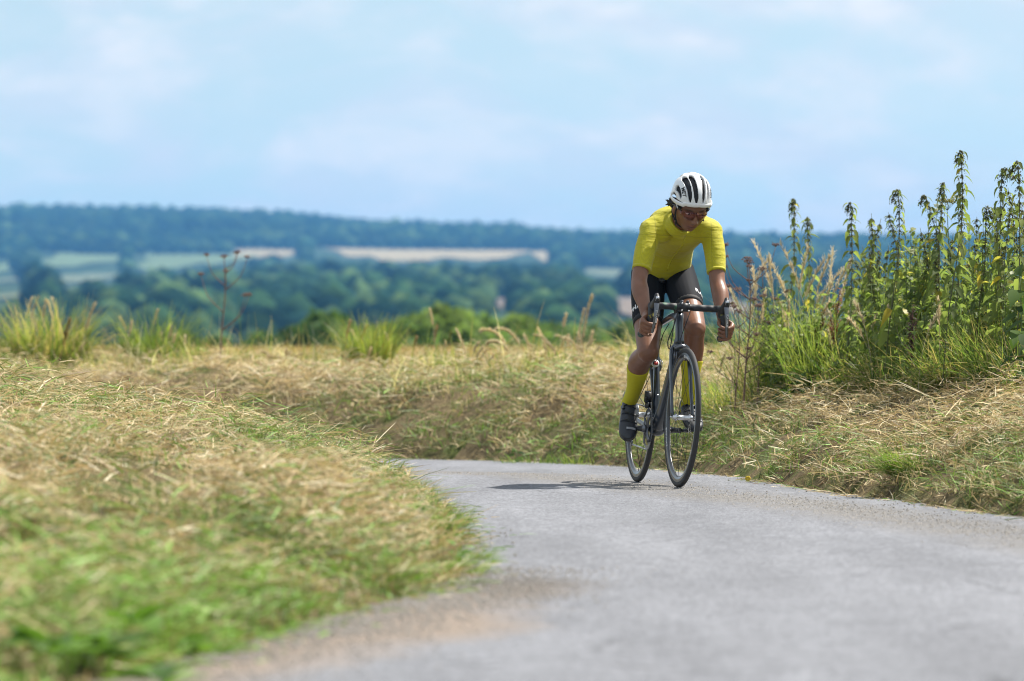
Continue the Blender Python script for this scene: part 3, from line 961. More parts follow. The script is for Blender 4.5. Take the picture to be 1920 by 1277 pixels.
# wheels
def wheel(center, name, nsp, rear=False, steered=False):
    w = bpy.data.objects.new(name, None); col.objects.link(w); w.parent = bike
    if steered:
        w.matrix_local = SM @ Matrix.Translation(Vector(center))
    else:
        w.location = center
    t = MB()
    t.revolve([(.3235 + .0135 * math.cos(a), .0125 * math.sin(a)) for a in np.linspace(-2.5, 2.5, 14)], seg=96)
    t.build('tyre', m_rubber, w)
    r = MB()
    prof = [(.3125, .0098), (.303, .0102), (.300, .0104), (.293, .0096), (.284, .0060), (.281, .0)]
    prof = prof + [(a, -b_) for a, b_ in reversed(prof[:-1])]
    r.revolve(prof, seg=96)
    rim = r.build('rim', m_rim, w)
    bt = MB()
    for s in (1, -1):
        bt.revolve([(.3118, .0103 * s), (.3040, .0107 * s)], seg=96)
    bt.build('brake_track', m_track, rim)
    h = MB()
    hw = .050 if not rear else .062
    h.revolve([(.002, -hw), (.011, -hw), (.012, -hw + .006), (.013, -hw + .012), (.019, -hw + .014), (.019, -hw + .018), (.0125, -hw + .022), (.012, hw - .022),
               (.019, hw - .018), (.019, hw - .014), (.013, hw - .012), (.012, hw - .006), (.011, hw), (.002, hw)], seg=24)
    h.build('hub', m_alu, w)
    sk = MB(); sk.tube([(0, -hw - .012, 0), (0, hw + .012, 0)], [.0045, .0045], 10)
    sk.box((-.02, hw + .012, .012), (.05, .006, .009))
    sk.build('skewer', m_alu, w)
    # spokes share one mesh per side
    for s in (1, -1):
        sp_ = MB(); sp_.tube([(.0, (hw - .016) * s, .018), (0, .001 * s, .284)], [.0011, .0011], 5)
        nip = MB()
        me = sp_.mesh('spoke')
        for k in range(nsp // 2):
            a = 2 * math.pi * (k + (.5 if s > 0 else 0)) / (nsp // 2)
            o = link_mesh('spoke', me, m_spoke, w)
            o.rotation_euler = (0, a + (.0 if not rear else .25 * (1 if k % 2 else -1)), 0)
    # printed lettering on both faces of the rim
    for s in (1, -1):
        for a0 in (0.0, 2.1, 4.2):
            me = text_mesh('DURA-ACE', .018, .0002, .0005, 1.12)

            def fn(x, y, z):
                rr = .2935 + y; a = a0 + R(200) - x / .2935
                yy = .0100 if rr > .293 else .0100 - (.293 - rr) / .009 * .0036
                return (rr * math.cos(a) if s > 0 else rr * math.cos(a), (yy + .0006 + z) * s, rr * math.sin(a))
            if s < 0:
                def fn(x, y, z):
                    rr = .2935 + y; a = a0 + R(200) + x / .2935
                    yy = .0100 if rr > .293 else .0100 - (.293 - rr) / .009 * .0036
                    return (rr * math.cos(a), -(yy + .0006 + z), rr * math.sin(a))
            link_mesh('rim_lettering', map_mesh(me, fn), m_white, rim)
    return w


fw = wheel(FAX, 'front_wheel', 20, steered=True)
rw = wheel(RAX, 'rear_wheel', 24, rear=True)
# cassette and derailleurs
mb = MB()
for k in range(9):
    rr = .026 + .0036 * k
    mb.revolve([(.01, -.022 - .0038 * (8 - k) + .0), (rr, -.022 - .0038 * (8 - k)), (rr, -.0205 - .0038 * (8 - k)), (.01, -.0205 - .0038 * (8 - k))], RAX, 30)
mb.build('cassette', m_steel, bike)
mb = MB()
mb.box((-.40, -.075, .285), (.03, .03, .05)); mb.tube([(-.40, -.07, .30), (-.385, -.075, .265), (-.36, -.06, .20)], [.014, .016, .012], 10, 8)
for c_ in ((-.385, -.052, .262), (-.355, -.052, .195)):
    mb.revolve([(.004, -.004), (.019, -.004), (.019, .004), (.004, .004)], c_, 16)
mb.build('rear_derailleur', m_dalu, bike)
mb = MB()
mb.box((-.045, -.043, .425), (.05, .028, .055), Matrix.Rotation(R(10), 3, 'Y')); mb.box((-.03, -.05, .385), (.075, .004, .03)); mb.box((-.03, -.038, .385), (.075, .004, .03))
mb.ellipsoid((-.02, -.058, .42), (.010, .006, .010), 10, 8)
mb.build('front_derailleur', m_black, bike)
# cranks
CR = R(4)
ca, sa_ = math.cos(CR), math.sin(CR)
mb = MB()
for rr, yy in ((.101, -.0465), (.073, -.0395)):
    n = 100 if rr > .09 else 72
    ring_o = [(rr + (.0035 if i % 2 else 0)) for i in range(n)]
    V = []; F = []
    for i in range(n):
        a = 2 * math.pi * i / n
        for q, y_ in ((ring_o[i], yy), (ring_o[i], yy + .003), (rr - .016, yy + .003), (rr - .016, yy)):
            V.append((q * math.cos(a), y_, .27 + q * math.sin(a)))
    for i in range(n):
        a = i * 4; b_ = ((i + 1) % n) * 4
        for j in range(4): F.append((a + j, b_ + j, b_ + (j + 1) % 4, a + (j + 1) % 4))
    mb.add(V, F)
cset = mb.build('chainring', m_dalu, bike, smooth=False)
mb = MB()
for k in range(4):
    a = math.pi + CR + R(45) + k * math.pi / 2
    mb.tube([(0, -.05, .27), (.05 * math.cos(a), -.053, .27 + .05 * math.sin(a)), (.09 * math.cos(a), -.049, .27 + .09 * math.sin(a))], [(.008, .022), (.006, .013), (.005, .009)], 10, 8)
mb.build('spider', m_dalu, bike)
mb = MB()
RP = np.array((-.172 * ca, -.078, .27 + .172 * math.sin(-CR) * 0 + .0)); LP = np.array((.172 * ca, .078, .27))
mb.tube([(.012, -.064, .27), (-.08, -.070, .27), RP + (-.012, 0, 0)], [(.011, .020), (.009, .014), (.009, .013)], 14, 12, round_end=True)
mb.build('crank_arm', m_dalu, bike)
mb = MB()
mb.tube([(-.012, .060, .27), (.08, .068, .27), LP + (.012, 0, 0)], [(.011, .020), (.009, .014), (.009, .013)], 14, 12, round_end=True)
mb.build('crank_arm', m_black, bike)
for P_, s in ((RP, -1), (LP, 1)):
    mb = MB()
    mb.tube([P_, P_ + (0, .055 * s, 0)], [.008, .006], 12)
    mb.tube([P_ + (-.032, .04 * s, 0), P_ + (0, .04 * s, .003), P_ + (.045, .04 * s, 0)], [(.026, .009), (.030, .010), (.022, .006)], 12, 8)
    mb.build('pedal', m_black, bike)
mb = MB()
mb.tube([(0, -.0455, .372), (-.2, -.044, .384), (-.405, -.042, .387)], [(.0035, .004)] * 3, 6)
mb.tube([(0, -.0455, .168), (-.18, -.047, .178), (-.352, -.052, .188)], [(.0035, .004)] * 3, 6)
mb.build('chain', m_steel, bike)

# cockpit
BAR_C = np.array((.488, 0, .868))
mb = MB()
st_b = HT_TOP + SA * .028
mb.tube([HT_TOP, st_b + SA * .022], [.0175, .0185], 16); mb.build('headset', m_black, bike)
mb = MB()
mb.tube([st_b - SA * .018, st_b + SA * .024], [.0205, .0205], 16)
mb.tube([st_b, BAR_C - np.array((.018, 0, .0))], [(.0165, .019), (.0165, .0175)], 14)
mb.tube([BAR_C - (0, .023, 0), BAR_C + (0, .023, 0)], [.0225, .0225], 18)
stem = build_s(mb, 'stem', m_black, bike)
mb = MB()
for sy in (-.017, .017):
    for sz in (-.017, .017):
        mb.tube([BAR_C + (.020, sy, sz), BAR_C + (.0265, sy, sz)], [.0045, .0045], 8)
build_s(mb, 'stem_bolt', m_alu, stem)
mb = MB()      # twin lugs on top of the faceplate
for sy in (-.014, .014):
    mb.tube([BAR_C + (.0, sy, .018), BAR_C + (.004, sy, .032)], [.008, .007], 10)
build_s(mb, 'bar_mount', m_carbon, stem)


def bar_path(s):
    return np.array([BAR_C + (0, .02 * s, 0), BAR_C + (0, .11 * s, 0), BAR_C + (.004, .150 * s, 0), BAR_C + (.035, .172 * s, -.002), BAR_C + (.072, .177 * s, -.022),
                     BAR_C + (.085, .181 * s, -.060), BAR_C + (.066, .187 * s, -.103), BAR_C + (.022, .192 * s, -.128), BAR_C + (-.045, .197 * s, -.142)])


mb = MB()
mb.tube([BAR_C - (0, .06, 0), BAR_C + (0, .06, 0)], [.0158, .0158], 16)
hb = build_s(mb, 'handlebar', m_black, bike)
for s in (1, -1):
    mb = MB(); P_ = bar_path(s)
    P_[0] = BAR_C + (0, .045 * s, 0)
    mb.tube(P_, [.0170] + [.0172] * 8, 14, 40, round_end=True); build_s(mb, 'bar_tape', m_tape, hb)
    lv = MB()
    c0 = BAR_C + (.055, .172 * s, -.014)
    lv.tube([c0 + (-.018, 0, -.012), c0 + (.03, 0, .010), c0 + (.068, 0, .024), c0 + (.090, 0, .042), c0 + (.088, 0, .060)],
            [(.016, .022), (.0175, .024), (.018, .025), (.0165, .019), (.011, .011)], 16, 20, round_end=True)
    hood = build_s(lv, 'brake_hood', m_black, bike)
    bl = MB()
    bl.tube([c0 + (.088, 0, .030), c0 + (.103, .001 * s, -.005), c0 + (.104, .004 * s, -.05), c0 + (.092, .009 * s, -.095), c0 + (.086, .012 * s, -.118)],
            [(.0125, .009), (.0115, .008), (.0095, .0065), (.0075, .0055), (.006, .005)], 12, 20, round_end=True)
    build_s(bl, 'brake_lever', m_dalu, hood)
    nm = MB(); nm.box(c0 + np.array((.104, 0, .044)), (.006, .017, .022), Matrix.Rotation(R(14), 3, 'Y'))
    build_s(nm, 'name_plate', m_alu, hood)
    me = text_mesh('DURA-ACE', .0125, .0003, .0003)
    map_mesh(me, lambda x, y, z: tuple(SM @ Vector(c0 + np.array((.1125 - max(0, (-.02 - x)) * .14, y + .003 * s, -.042 + x)))))
    link_mesh('lever_lettering', me, m_white, hood)
# cables
mb = MB()
mb.tube([BAR_C + (.015, -.03, -.02), BAR_C + (.03, -.05, -.09), BAR_C + (.0, -.07, -.17), BAR_C + (-.06, -.045, -.20), HT_TOP + (-.03, -.015, -.03)], .0025, 6, 24)
mb.tube([BAR_C + (.015, .03, -.02), BAR_C + (.035, .01, -.07), CROWN + (.05, -.005, .05), CROWN + (.035, -.01, .01)], .0022, 6, 20)
mb.tube([HT_TOP + (-.18, -.01, -.045), HT_TOP + (-.26, -.024, -.11), (.02, -.02, .62), (-.06, -.012, .60)], .0022, 6, 20)
mb.build('cable', m_black, bike)
mb = MB()
mb.tube([CROWN + (.03, -.03, -.02), CROWN + (.045, -.034, -.055)], [.008, .006], 8); mb.tube([CROWN + (.03, .03, -.02), CROWN + (.045, .034, -.055)], [.008, .006], 8)
mb.tube([CROWN + (.034, -.034, -.008), CROWN + (.042, 0, .004), CROWN + (.034, .034, -.008)], [.010, .011, .010], 10, 10)
mb.box(CROWN + np.array((.045, -.024, -.045)), (.012, .008, .04)); mb.box(CROWN + np.array((.045, .024, -.045)), (.012, .008, .04))
build_s(mb, 'front_brake', m_dalu, bike)
# ------------------------------------------------------------------ rider (same local axes as the bicycle)
rider = thing('person', 'cyclist in yellow jersey, black shorts and white helmet riding the dark bicycle', 'person')
rider.matrix_world = BIKE_M


def pl(px, py, fwd):
    """bike-local point seen at a pixel, at a given forward coordinate (used once for proportions)"""
    inv = BIKE_M.inverted()
    y = BIKE_O.y - 0.98 * fwd
    for _ in range(6):
        l = inv @ Vector(at(px, py, y))
        y += (l.x - fwd) * .98
    return np.array(l)


SH = {-1: pl(1220, 434, .24), 1: pl(1334, 434, .24)}
EL = {-1: pl(1199, 522, .345), 1: pl(1345, 527, .345)}
HIP = {-1: np.array((-.185, -.048, 1.035)), 1: np.array((-.185, .106, 1.045))}
KN = {-1: pl(1215, 660, .135), 1: pl(1303, 616, .235)}
AN = {-1: pl(1180, 754, -.205), 1: pl(1290, 762, .085)}
GR = {}
for s in (-1, 1):
    P_ = catmull(bar_path(s), 60)
    GR[s] = (steer(P_[44]), nz(steer(P_[49]) - steer(P_[39])))
NECK = pl(1276, 418, .30)
HEADC = pl(1294, 391, .385)

m_skin, nt, b = mat_new('brown_skin')
a = nd(nt, 'ShaderNodeAttribute', attribute_name='Col')
tc = nd(nt, 'ShaderNodeTexCoord')
n = nd(nt, 'ShaderNodeTexNoise', {'Vector': tc.outputs['Object'], 'Scale': 26.0, 'Detail': 4.0})
mr = nd(nt, 'ShaderNodeMapRange', {'Value': n.outputs['Fac'], 'From Min': .3, 'From Max': .7, 'To Min': .9, 'To Max': 1.1})
mx = nd(nt, 'ShaderNodeMix', {'Factor': 1.0, 'A': a.outputs['Color'], 'B': mr.outputs['Result']}, data_type='RGBA', blend_type='MULTIPLY')
nt.links.new(mx.outputs['Result'], b.inputs['Base Color'])
b.inputs['Roughness'].default_value = .43
b.inputs['Subsurface Weight'].default_value = .06
b.inputs['Subsurface Radius'].default_value = (.02, .008, .005)

OUT = {-1: np.array((0, -.014, 0)), 1: np.array((0, .004, 0))}
# head -------------------------------------------------------------------------
HEAD_M = Matrix.Translation(Vector(HEADC)) @ Matrix.Rotation(R(7), 4, 'Z') @ Matrix.Rotation(R(1), 4, 'X') @ Matrix.Rotation(R(25), 4, 'Y')


def gs(v, c, w): return math.exp(-((v - c) / w) ** 2)


def head_point(d):
    dx, dy, dz = d
    ax, ay, az = .094, .074, .116
    x, y, z = ax * dx, ay * dy, az * dz
    if z < 0:
        k = (-z / az)
        y *= 1 - .34 * k ** 1.6
        if x < 0: x *= 1 - .35 * k
        else: x *= 1 - .06 * k
    if x < 0: x *= 1.04
    if dx > 0:
        fr = dx ** .6
        ox = 0
        # forehead, brow
        ox += .004 * gs(z, .024, .009) * gs(abs(y), .028, .022)
        ox -= .013 * gs(abs(y), .031, .014) * gs(z, .006, .011)
        # nose
        t = (z - .010) / (-.046)
        if -.35 < t < 1.25:
            amp = .005 + .020 * max(0, min(1, t)) ** 1.1
            fall = 1 if t < 1 else max(0, 1 - (t - 1) / .25)
            top = max(0, min(1, (t + .35) / .35))
            ox += amp * fall * top * gs(y, 0, .0095 + .004 * max(0, min(1, t)))
        ox += .011 * gs(abs(y), .0125, .0065) * gs(z, -.036, .0075)
        # cheeks, muzzle, lips, chin
        ox += .006 * gs(abs(y), .042, .014) * gs(z, -.022, .014)
        ox += .007 * gs(y, 0, .028) * gs(z, -.062, .022)
        ox += .0065 * gs(y, 0, .019) * (gs(z, -.0575, .0042) + gs(z, -.0690, .0050))
        ox -= .0045 * gs(y, 0, .022) * gs(z, -.0630, .0022)
        ox -= .004 * gs(y, 0, .018) * gs(z, -.079, .005)
        ox += .009 * gs(y, 0, .020) * gs(z, -.096, .012)
        x += ox * fr
    return np.array((x, y, z))


body = MB()
nu, nv = 120, 96
rings = []
for i in range(nv + 1):
    th = math.pi * (.012 + .976 * i / nv)
    rings.append([np.array(HEAD_M @ Vector(head_point((math.sin(th) * math.cos(2 * math.pi * j / nu), math.sin(th) * math.sin(2 * math.pi * j / nu), -math.cos(th))))) for j in range(nu)])
body.loft(rings)
for s in (1, -1):      # ears
    body.ellipsoid(HEAD_M @ Vector((-.004, .076 * s, -.012)), (.016, .008, .029), 14, 10, HEAD_M.to_3x3() @ Matrix.Rotation(R(12), 3, 'Y') @ Matrix.Rotation(R(-22 * s), 3, 'Z'))
HB = np.array(HEAD_M @ Vector((-.03, 0, -.06)))
body.tube([NECK + np.array((-.05, 0, -.03)), NECK, HB, np.array(HEAD_M @ Vector((-.025, 0, .0)))], [.040, .0455, .0465, .047], 20, 14)
# torso
TORSO = [(-.215, 0, 1.045), (-.13, 0, 1.125), (-.02, 0, 1.20), (.10, 0, 1.262), (.20, 0, 1.300), (.265, 0, 1.325)]
TR = [(.128, .095), (.128, .093), (.118, .092), (.135, .100), (.150, .095), (.078, .048)]
c_sh = (SH[1] + SH[-1]) / 2
sh_y = c_sh[1]
TORSO = np.array(TORSO); TORSO[:, 1] += np.linspace(.022, sh_y, 6)
TORSO[:, 2] += np.linspace(0, 1, 6) * (c_sh[2] - 1.275)
body.tube(TORSO, TR, 28, 20, round_end=True)
for s in (1, -1):
    body.tube([TORSO[4] + (0, .04 * s, .01), SH[s] + (-.01, -.04 * s, .006), SH[s]], [(.07, .075), .062, .050], 18, 10, round_end=True)
    body.tube([NECK + (-.035, .01 * s, -.03), (NECK + SH[s]) / 2 + (-.05, 0, .010), SH[s] + (-.02, 0, .01)], [.034, .036, .038], 16, 10, round_end=True)
    # arm
    wr = GR[s][0] + np.array((-.068, .004 * s, .058))
    body.tube([SH[s] + (0, -.005 * s, .005), SH[s] * .55 + EL[s] * .45 + (0, .004 * s, 0), EL[s], EL[s] * .62 + wr * .38 + (0, .006 * s, 0), EL[s] * .2 + wr * .8, wr],
              [.047, .044, .0385, .0415, .029, (.0255, .021)], 18, 34, round_end=True)
    # hand closed on the drop
    c, bdir = GR[s]
    bd_ = -bdir                                     # up along the drop
    o_ = np.array((0, 1., 0)) * s; o_ = nz(o_ - bd_ * np.dot(o_, bd_)); n_ = np.cross(bd_, o_)
    if n_[0] < 0: n_ = -n_

    def pp(a, r, al): return c + o_ * (r * math.cos(R(a))) + n_ * (r * math.sin(R(a))) + bd_ * al
    body.tube([wr, pp(-70, .038, .010), pp(-25, .036, .004), pp(8, .035, .0)], [(.022, .020), (.033, .015), (.038, .0135), (.037, .011)], 16, 12, ref=bd_, round_end=True)
    lens = [158, 176, 172, 150]
    for k in range(4):
        al = .0315 - .0205 * k
        rad = [.0098, .0102, .0098, .0086][k]
        A = np.linspace(2, lens[k], 9)
        kn = [.034, .0345, .0315, .0295, .0288, .028, .0275, .0268, .026]
        pts = [pp(A[q], kn[q] + .001 * (k in (1, 2)), al + .002 * q * (.5 - k / 3)) for q in range(9)]
        body.tube(pts, [rad * 1.08, rad * 1.1, rad * .98, rad, rad * 1.02, rad * .9, rad * .9, rad * .88, rad * .72], 10, 16, round_end=True)
    body.tube([pp(-70, .040, .020), pp(-110, .034, .032), pp(-150, .030, .040), pp(-185, .028, .040)], [.0145, .0125, .0105, .0085], 10, 12, round_end=True)
    # leg
    kn_, an_ = KN[s], AN[s]
    h_ = HIP[s]
    th = kn_ - h_; shk = an_ - kn_
    fwd_n = nz(np.cross(np.cross(th, shk), th)) * -1            # to the front of the thigh
    back = nz(np.cross(shk, np.cross(th, shk)))
    back = back if back[0] < 0 else -back
    body.tube([h_ + (-.01, 0, .01), h_ + th * .25, h_ + th * .55, h_ + th * .82, kn_ + nz(th - shk) * .004],
              [.078, .079, .072, .061, .053], 22, 26, round_end=True)
    body.ellipsoid(kn_ + nz(nz(th) - nz(shk)) * .020, (.034, .030, .036), 14, 10)      # kneecap
    body.tube([kn_, kn_ + shk * .14 + back * .016 + OUT[s] * .5, kn_ + shk * .30 + back * .030 + OUT[s], kn_ + shk * .48 + back * .018 + OUT[s] * .6, kn_ + shk * .74 + back * .002, an_],
              [.051, .0515, .0555, .048, .035, .033], 20, 30, round_end=True)
    ft = {-1: np.array((.70, -.02, -.70)), 1: np.array((.93, .06, -.28))}[s]
    body.tube([an_, an_ + nz(ft) * .02 + (0, 0, -.03), an_ + nz(ft) * .09 + (0, 0, -.042)], [.033, .027, .016], 12, 8, round_end=True)
me = union_mesh('person_body', body, .0038, 3)
nv_ = len(me.vertices)
co = np.empty(nv_ * 3, np.float32); me.vertices.foreach_get('co', co); co = co.reshape(-1, 3)
hi = np.array(HEAD_M.inverted()); hl = co @ hi[:3, :3].T + hi[:3, 3]
skin = np.tile(np.array((.212, .094, .052)), (nv_, 1))
isface = (hl[:, 0] > .03) & (np.abs(hl[:, 1]) < .06) & (np.abs(hl[:, 2]) < .14)
lip = np.exp(-(hl[:, 1] / .022) ** 2) * np.exp(-((hl[:, 2] + .0632) / .0082) ** 2) * isface
skin = skin * (1 - lip[:, None] * .75) + np.array((.19, .065, .05)) * lip[:, None] * .75
mouth = np.exp(-(hl[:, 1] / .024) ** 4) * np.exp(-((hl[:, 2] + .063) / .0020) ** 2) * isface
skin *= (1 - .75 * mouth)[:, None]
brow = np.exp(-((np.abs(hl[:, 1]) - .033) / .017) ** 4) * np.exp(-((hl[:, 2] - (.026 - .12 * np.abs(np.abs(hl[:, 1]) - .03))) / .0042) ** 2) * isface
skin = skin * (1 - .85 * brow[:, None]) + np.array((.015, .01, .008)) * .85 * brow[:, None]
nos = np.exp(-((np.abs(hl[:, 1]) - .007) / .004) ** 2) * np.exp(-((hl[:, 2] + .0455) / .0035) ** 2) * isface
skin *= (1 - .6 * nos)[:, None]
ca_ = me.color_attributes.new('Col', 'FLOAT_COLOR', 'POINT')
C4 = np.ones((nv_, 4), np.float32); C4[:, :3] = skin; ca_.data.foreach_set('color', C4.ravel())
link_mesh('body', me, m_skin, rider)

# eyes
m_eye = simple_mat('eye_white', (.62, .58, .55), .25, var=.03)
m_iris = simple_mat('dark_iris', (.018, .010, .007), .15)
m_hair = simple_mat('black_hair', (.012, .009, .008), .5, var=.3, scale=80, bump=.4)
for s in (1, -1):
    p = Vector((.0705, .031 * s, .006))
    mb = MB(); mb.ellipsoid(HEAD_M @ p, (.0125, .0150, .0072), 16, 12, HEAD_M.to_3x3())
    ey = mb.build('eye', m_eye, rider)
    mb = MB(); mb.ellipsoid(HEAD_M @ (p + Vector((.0075, 0, -.0005))), (.0055, .0060, .0062), 12, 10, HEAD_M.to_3x3())
    mb.build('iris', m_iris, ey)
    mb = MB(); mb.tube([HEAD_M @ (p + Vector((.006, -.015, .0050))), HEAD_M @ (p + Vector((.0125, 0, .0078))), HEAD_M @ (p + Vector((.006, .015, .0050)))], [.0012, .0020, .0012], 6, 9)
    mb.build('eyelash', m_hair, ey)
# hair: cap under the helmet, tufts behind the ears
hb_ = MB()
for s in (1, -1):
    hb_.ellipsoid(HEAD_M @ Vector((-.03, .058 * s, -.012)), (.040, .022, .040), 14, 10, HEAD_M.to_3x3())
    hb_.ellipsoid(HEAD_M @ Vector((.028, .064 * s, .030)), (.026, .010, .022), 12, 8, HEAD_M.to_3x3())
hb_.ellipsoid(HEAD_M @ Vector((-.075, 0, -.02)), (.038, .05, .045), 16, 10, HEAD_M.to_3x3())
hb_.ellipsoid(HEAD_M @ Vector((.064, 0, .058)), (.030, .048, .016), 16, 10, HEAD_M.to_3x3())
for k in range(30):
    s = -1 if k < 24 else 1
    p0 = Vector((-.055 + random.uniform(-.02, .025), (.058 + random.uniform(-.01, .012)) * s, random.uniform(-.012, .018)))
    d = Vector((-.02 + random.uniform(-.02, .01), random.uniform(.012, .040) * s, random.uniform(-.010, .016)))
    p1 = p0 + d * .6 + Vector((0, 0, random.uniform(-.004, .006))); p2 = p0 + d * random.uniform(.85, 1.05) + Vector((0, 0, random.uniform(-.014, .004)))
    hb_.tube([HEAD_M @ p0, HEAD_M @ p1, HEAD_M @ p2], [.008, .006, .0015], 6, 7)
hb_.build('hair', m_hair, rider)

# helmet ------------------------------------------------------------------------
m_shell = simple_mat('white_helmet_shell', (.78, .79, .80), .28, var=.03, coat=.3)
m_liner = simple_mat('black_helmet_foam', (.012, .012, .014), .7)
HM = HEAD_M @ Matrix.Translation((-.010, 0, .058)) @ Matrix.Rotation(R(-4), 4, 'Y')
EA, EB, EC = .134, .0975, .118


def helm(al, be, r=1.0):
    """al: angle over the head front(0) to back(180), be: sideways -90..90"""
    x = EA * math.cos(R(al)) * math.cos(R(be)); z = EC * math.sin(R(al)) * math.cos(R(be)); y = EB * math.sin(R(be))
    k = 1 - .10 * abs(math.sin(R(be))) ** 2 * (1 if x > 0 else .4) * abs(math.cos(R(al)))
    return HM @ Vector((x * r, y * r * k, z * r))


VENTS = [  # side offset at front, at back, half width, al start, al end
    (-10.5, -18, 6.4, 5, 90), (10.5, 18, 6.4, 5, 90),
    (-29.5, -37, 6.8, 5, 98), (29.5, 37, 6.8, 5, 98),
    (-62, -67, 6.4, 7, 94), (62, 67, 6.4, 7, 94),
    (-11, -14, 5.5, 100, 150), (11, 14, 5.5, 100, 150), (-34, -34, 6, 106, 150), (34, 34, 6, 106, 150), (0, 0, 3.6, 84, 88)]


def in_vent(al, be):
    for b0, b1, w, a0, a1 in VENTS:
        t = (al - a0) / (a1 - a0)
        if 0 <= t <= 1:
            bc_ = b0 + (b1 - b0) * t
            ww = w * min(1, (max(0, t) / .18) ** .5, (max(0, 1 - t) / .14) ** .5) * (0.9 + .35 * t)
            if abs(be - bc_) < ww: return True
    return False


NA, NBE = 240, 180
sv = []; idx = {}; sf = []
AL = np.linspace(-2, 182, NA); BE = np.linspace(-80, 80, NBE)
G = [[helm(a_, b_) for b_ in BE] for a_ in AL]
keep = np.zeros((NA - 1, NBE - 1), bool)
for i in range(NA - 1):
    for j in range(NBE - 1):
        a_ = (AL[i] + AL[i + 1]) / 2; b_ = (BE[j] + BE[j + 1]) / 2
        keep[i, j] = not in_vent(a_, b_)
for i in range(NA - 1):
    for j in range(NBE - 1):
        if keep[i, j]:
            q = []
            for (u, v) in ((i, j), (i, j + 1), (i + 1, j + 1), (i + 1, j)):
                if (u, v) not in idx: idx[(u, v)] = len(sv); sv.append(tuple(G[u][v]))
                q.append(idx[(u, v)])
            sf.append(q)
me = bpy.data.meshes.new('helmet_shell'); me.from_pydata(sv, [], sf)
bm = bmesh.new(); bm.from_mesh(me)
for _ in range(6):
    bv = [v for v in bm.verts if v.is_boundary]
    bmesh.ops.smooth_vert(bm, verts=bv, factor=.5, use_axis_x=True, use_axis_y=True, use_axis_z=True)
cen = HM @ Vector((0, 0, 0))
for fc in bm.faces:
    if fc.normal.dot(fc.calc_center_median() - cen) < 0: fc.normal_flip()
bm.normal_update()
ret = bmesh.ops.solidify(bm, geom=bm.faces[:], thickness=.012)
bm.to_mesh(me); bm.free()
me.polygons.foreach_set('use_smooth', [True] * len(me.polygons))
helmet = link_mesh('helmet', me, m_shell, rider)
lm = MB()
lm.loft([[np.array(helm(a_, b_, .865)) for b_ in np.linspace(-86, 86, 40)] + [np.array(helm(a_, b_, .80)) for b_ in np.linspace(86, -86, 40)] for a_ in np.linspace(-1, 181, 60)])
lm.build('helmet_liner', m_liner, helmet)
# deep rim band round the lower edge
rb_ = MB(); P_ = []
for a_ in np.linspace(0, 2 * math.pi, 61)[:-1]:
    x = EA * math.cos(a_); y = EB * math.sin(a_) * (1 - .10 * abs(math.cos(a_)) * .3)
    P_.append(np.array(HM @ Vector((x * .975, y * .975, -.004 - .012 * abs(math.sin(a_)) + (.008 if math.cos(a_) > .7 else 0)))))
rb_.tube(P_, [(.005, .011)] * 60, 12, closed=True, ref=np.array(HM.to_3x3() @ Vector((1, 0, 0))))
rb_.build('helmet_rim', m_shell, helmet)
for s in (-1, 1):
    me = text_mesh('MET', .031, .0006, .0009, 1.0)

    def fn(x, y, z):
        # runs from back (left end) to front on the near side
        if s < 0: al = 37 - x * 590; be = -48.5 + y * 520 + x * 60
        else: al = 37 + x * 590; be = 48.5 - y * 520 + x * 60
        return helm(al, be, 1.012 + z)
    link_mesh('helmet_lettering', map_mesh(me, fn), m_liner, helmet)
# straps
st = MB()
for s in (1, -1):
    pts = [Vector((.035, .076 * s, .035)), Vector((.018, .0775 * s, -.012)), Vector((.010, .067 * s, -.056)), Vector((.006, .045 * s, -.090)), Vector((.008, 0.0, -.103))]
    st.tube([HEAD_M @ p for p in pts], [(.0042, .0012)] * 5, 8, 20)
    pts = [Vector((-.035, .078 * s, .02)), Vector((-.018, .082 * s, -.03)), Vector((.016, .073 * s, -.058))]
    st.tube([HEAD_M @ p for p in pts], [(.0036, .0012)] * 3, 8, 12)
P_ = [HEAD_M @ Vector((.022 + .010 * math.cos(a_), -.068 - .002 * math.cos(a_), -.068 + .010 * math.sin(a_))) for a_ in np.linspace(.6, 5.6, 16)]
st.tube(P_, .0026, 6)
st.build('chin_strap', m_liner, helmet)

# glasses -------------------------------------------------------------------------
m_lens, nt, b = mat_new('rose_lens')
out = nt.nodes['Material Output']
tp = nd(nt, 'ShaderNodeBsdfTransparent', {'Color': (.93, .84, .84, 1)})
gl = nd(nt, 'ShaderNodeBsdfGlossy', {'Color': (.9, .8, .85, 1), 'Roughness': .06})
fz = nd(nt, 'ShaderNodeFresnel', {'IOR': 1.22})
mx = nd(nt, 'ShaderNodeMixShader', {'Fac': fz.outputs['Fac'], 1: tp.outputs['BSDF'], 2: gl.outputs['BSDF']})
nt.links.new(mx.outputs['Shader'], out.inputs['Surface'])
gm = MB(); A = np.linspace(-60, 60, 25)
rg = []
for a_ in A:
    dip = .010 * math.exp(-(a_ / 9) ** 2)
    top = .022 - .000002 * a_ * a_; bot = -.024 + dip * 1.6 + .0000045 * a_ * a_
    row = []
    for z_, off in ((top, 0), (0, .001), (bot, -.002), (bot, -.0035), (0, -.0005), (top, -.0015)):
        x_ = .022 + (.083 + off) * math.cos(R(a_)); y_ = (.080 + off) * math.sin(R(a_))
        row.append(np.array(HEAD_M @ Vector((x_ - .004, y_, z_))))
    rg.append(row)
gm.loft(rg)
glasses = gm.build('glasses', m_lens, rider)
fr_ = MB()
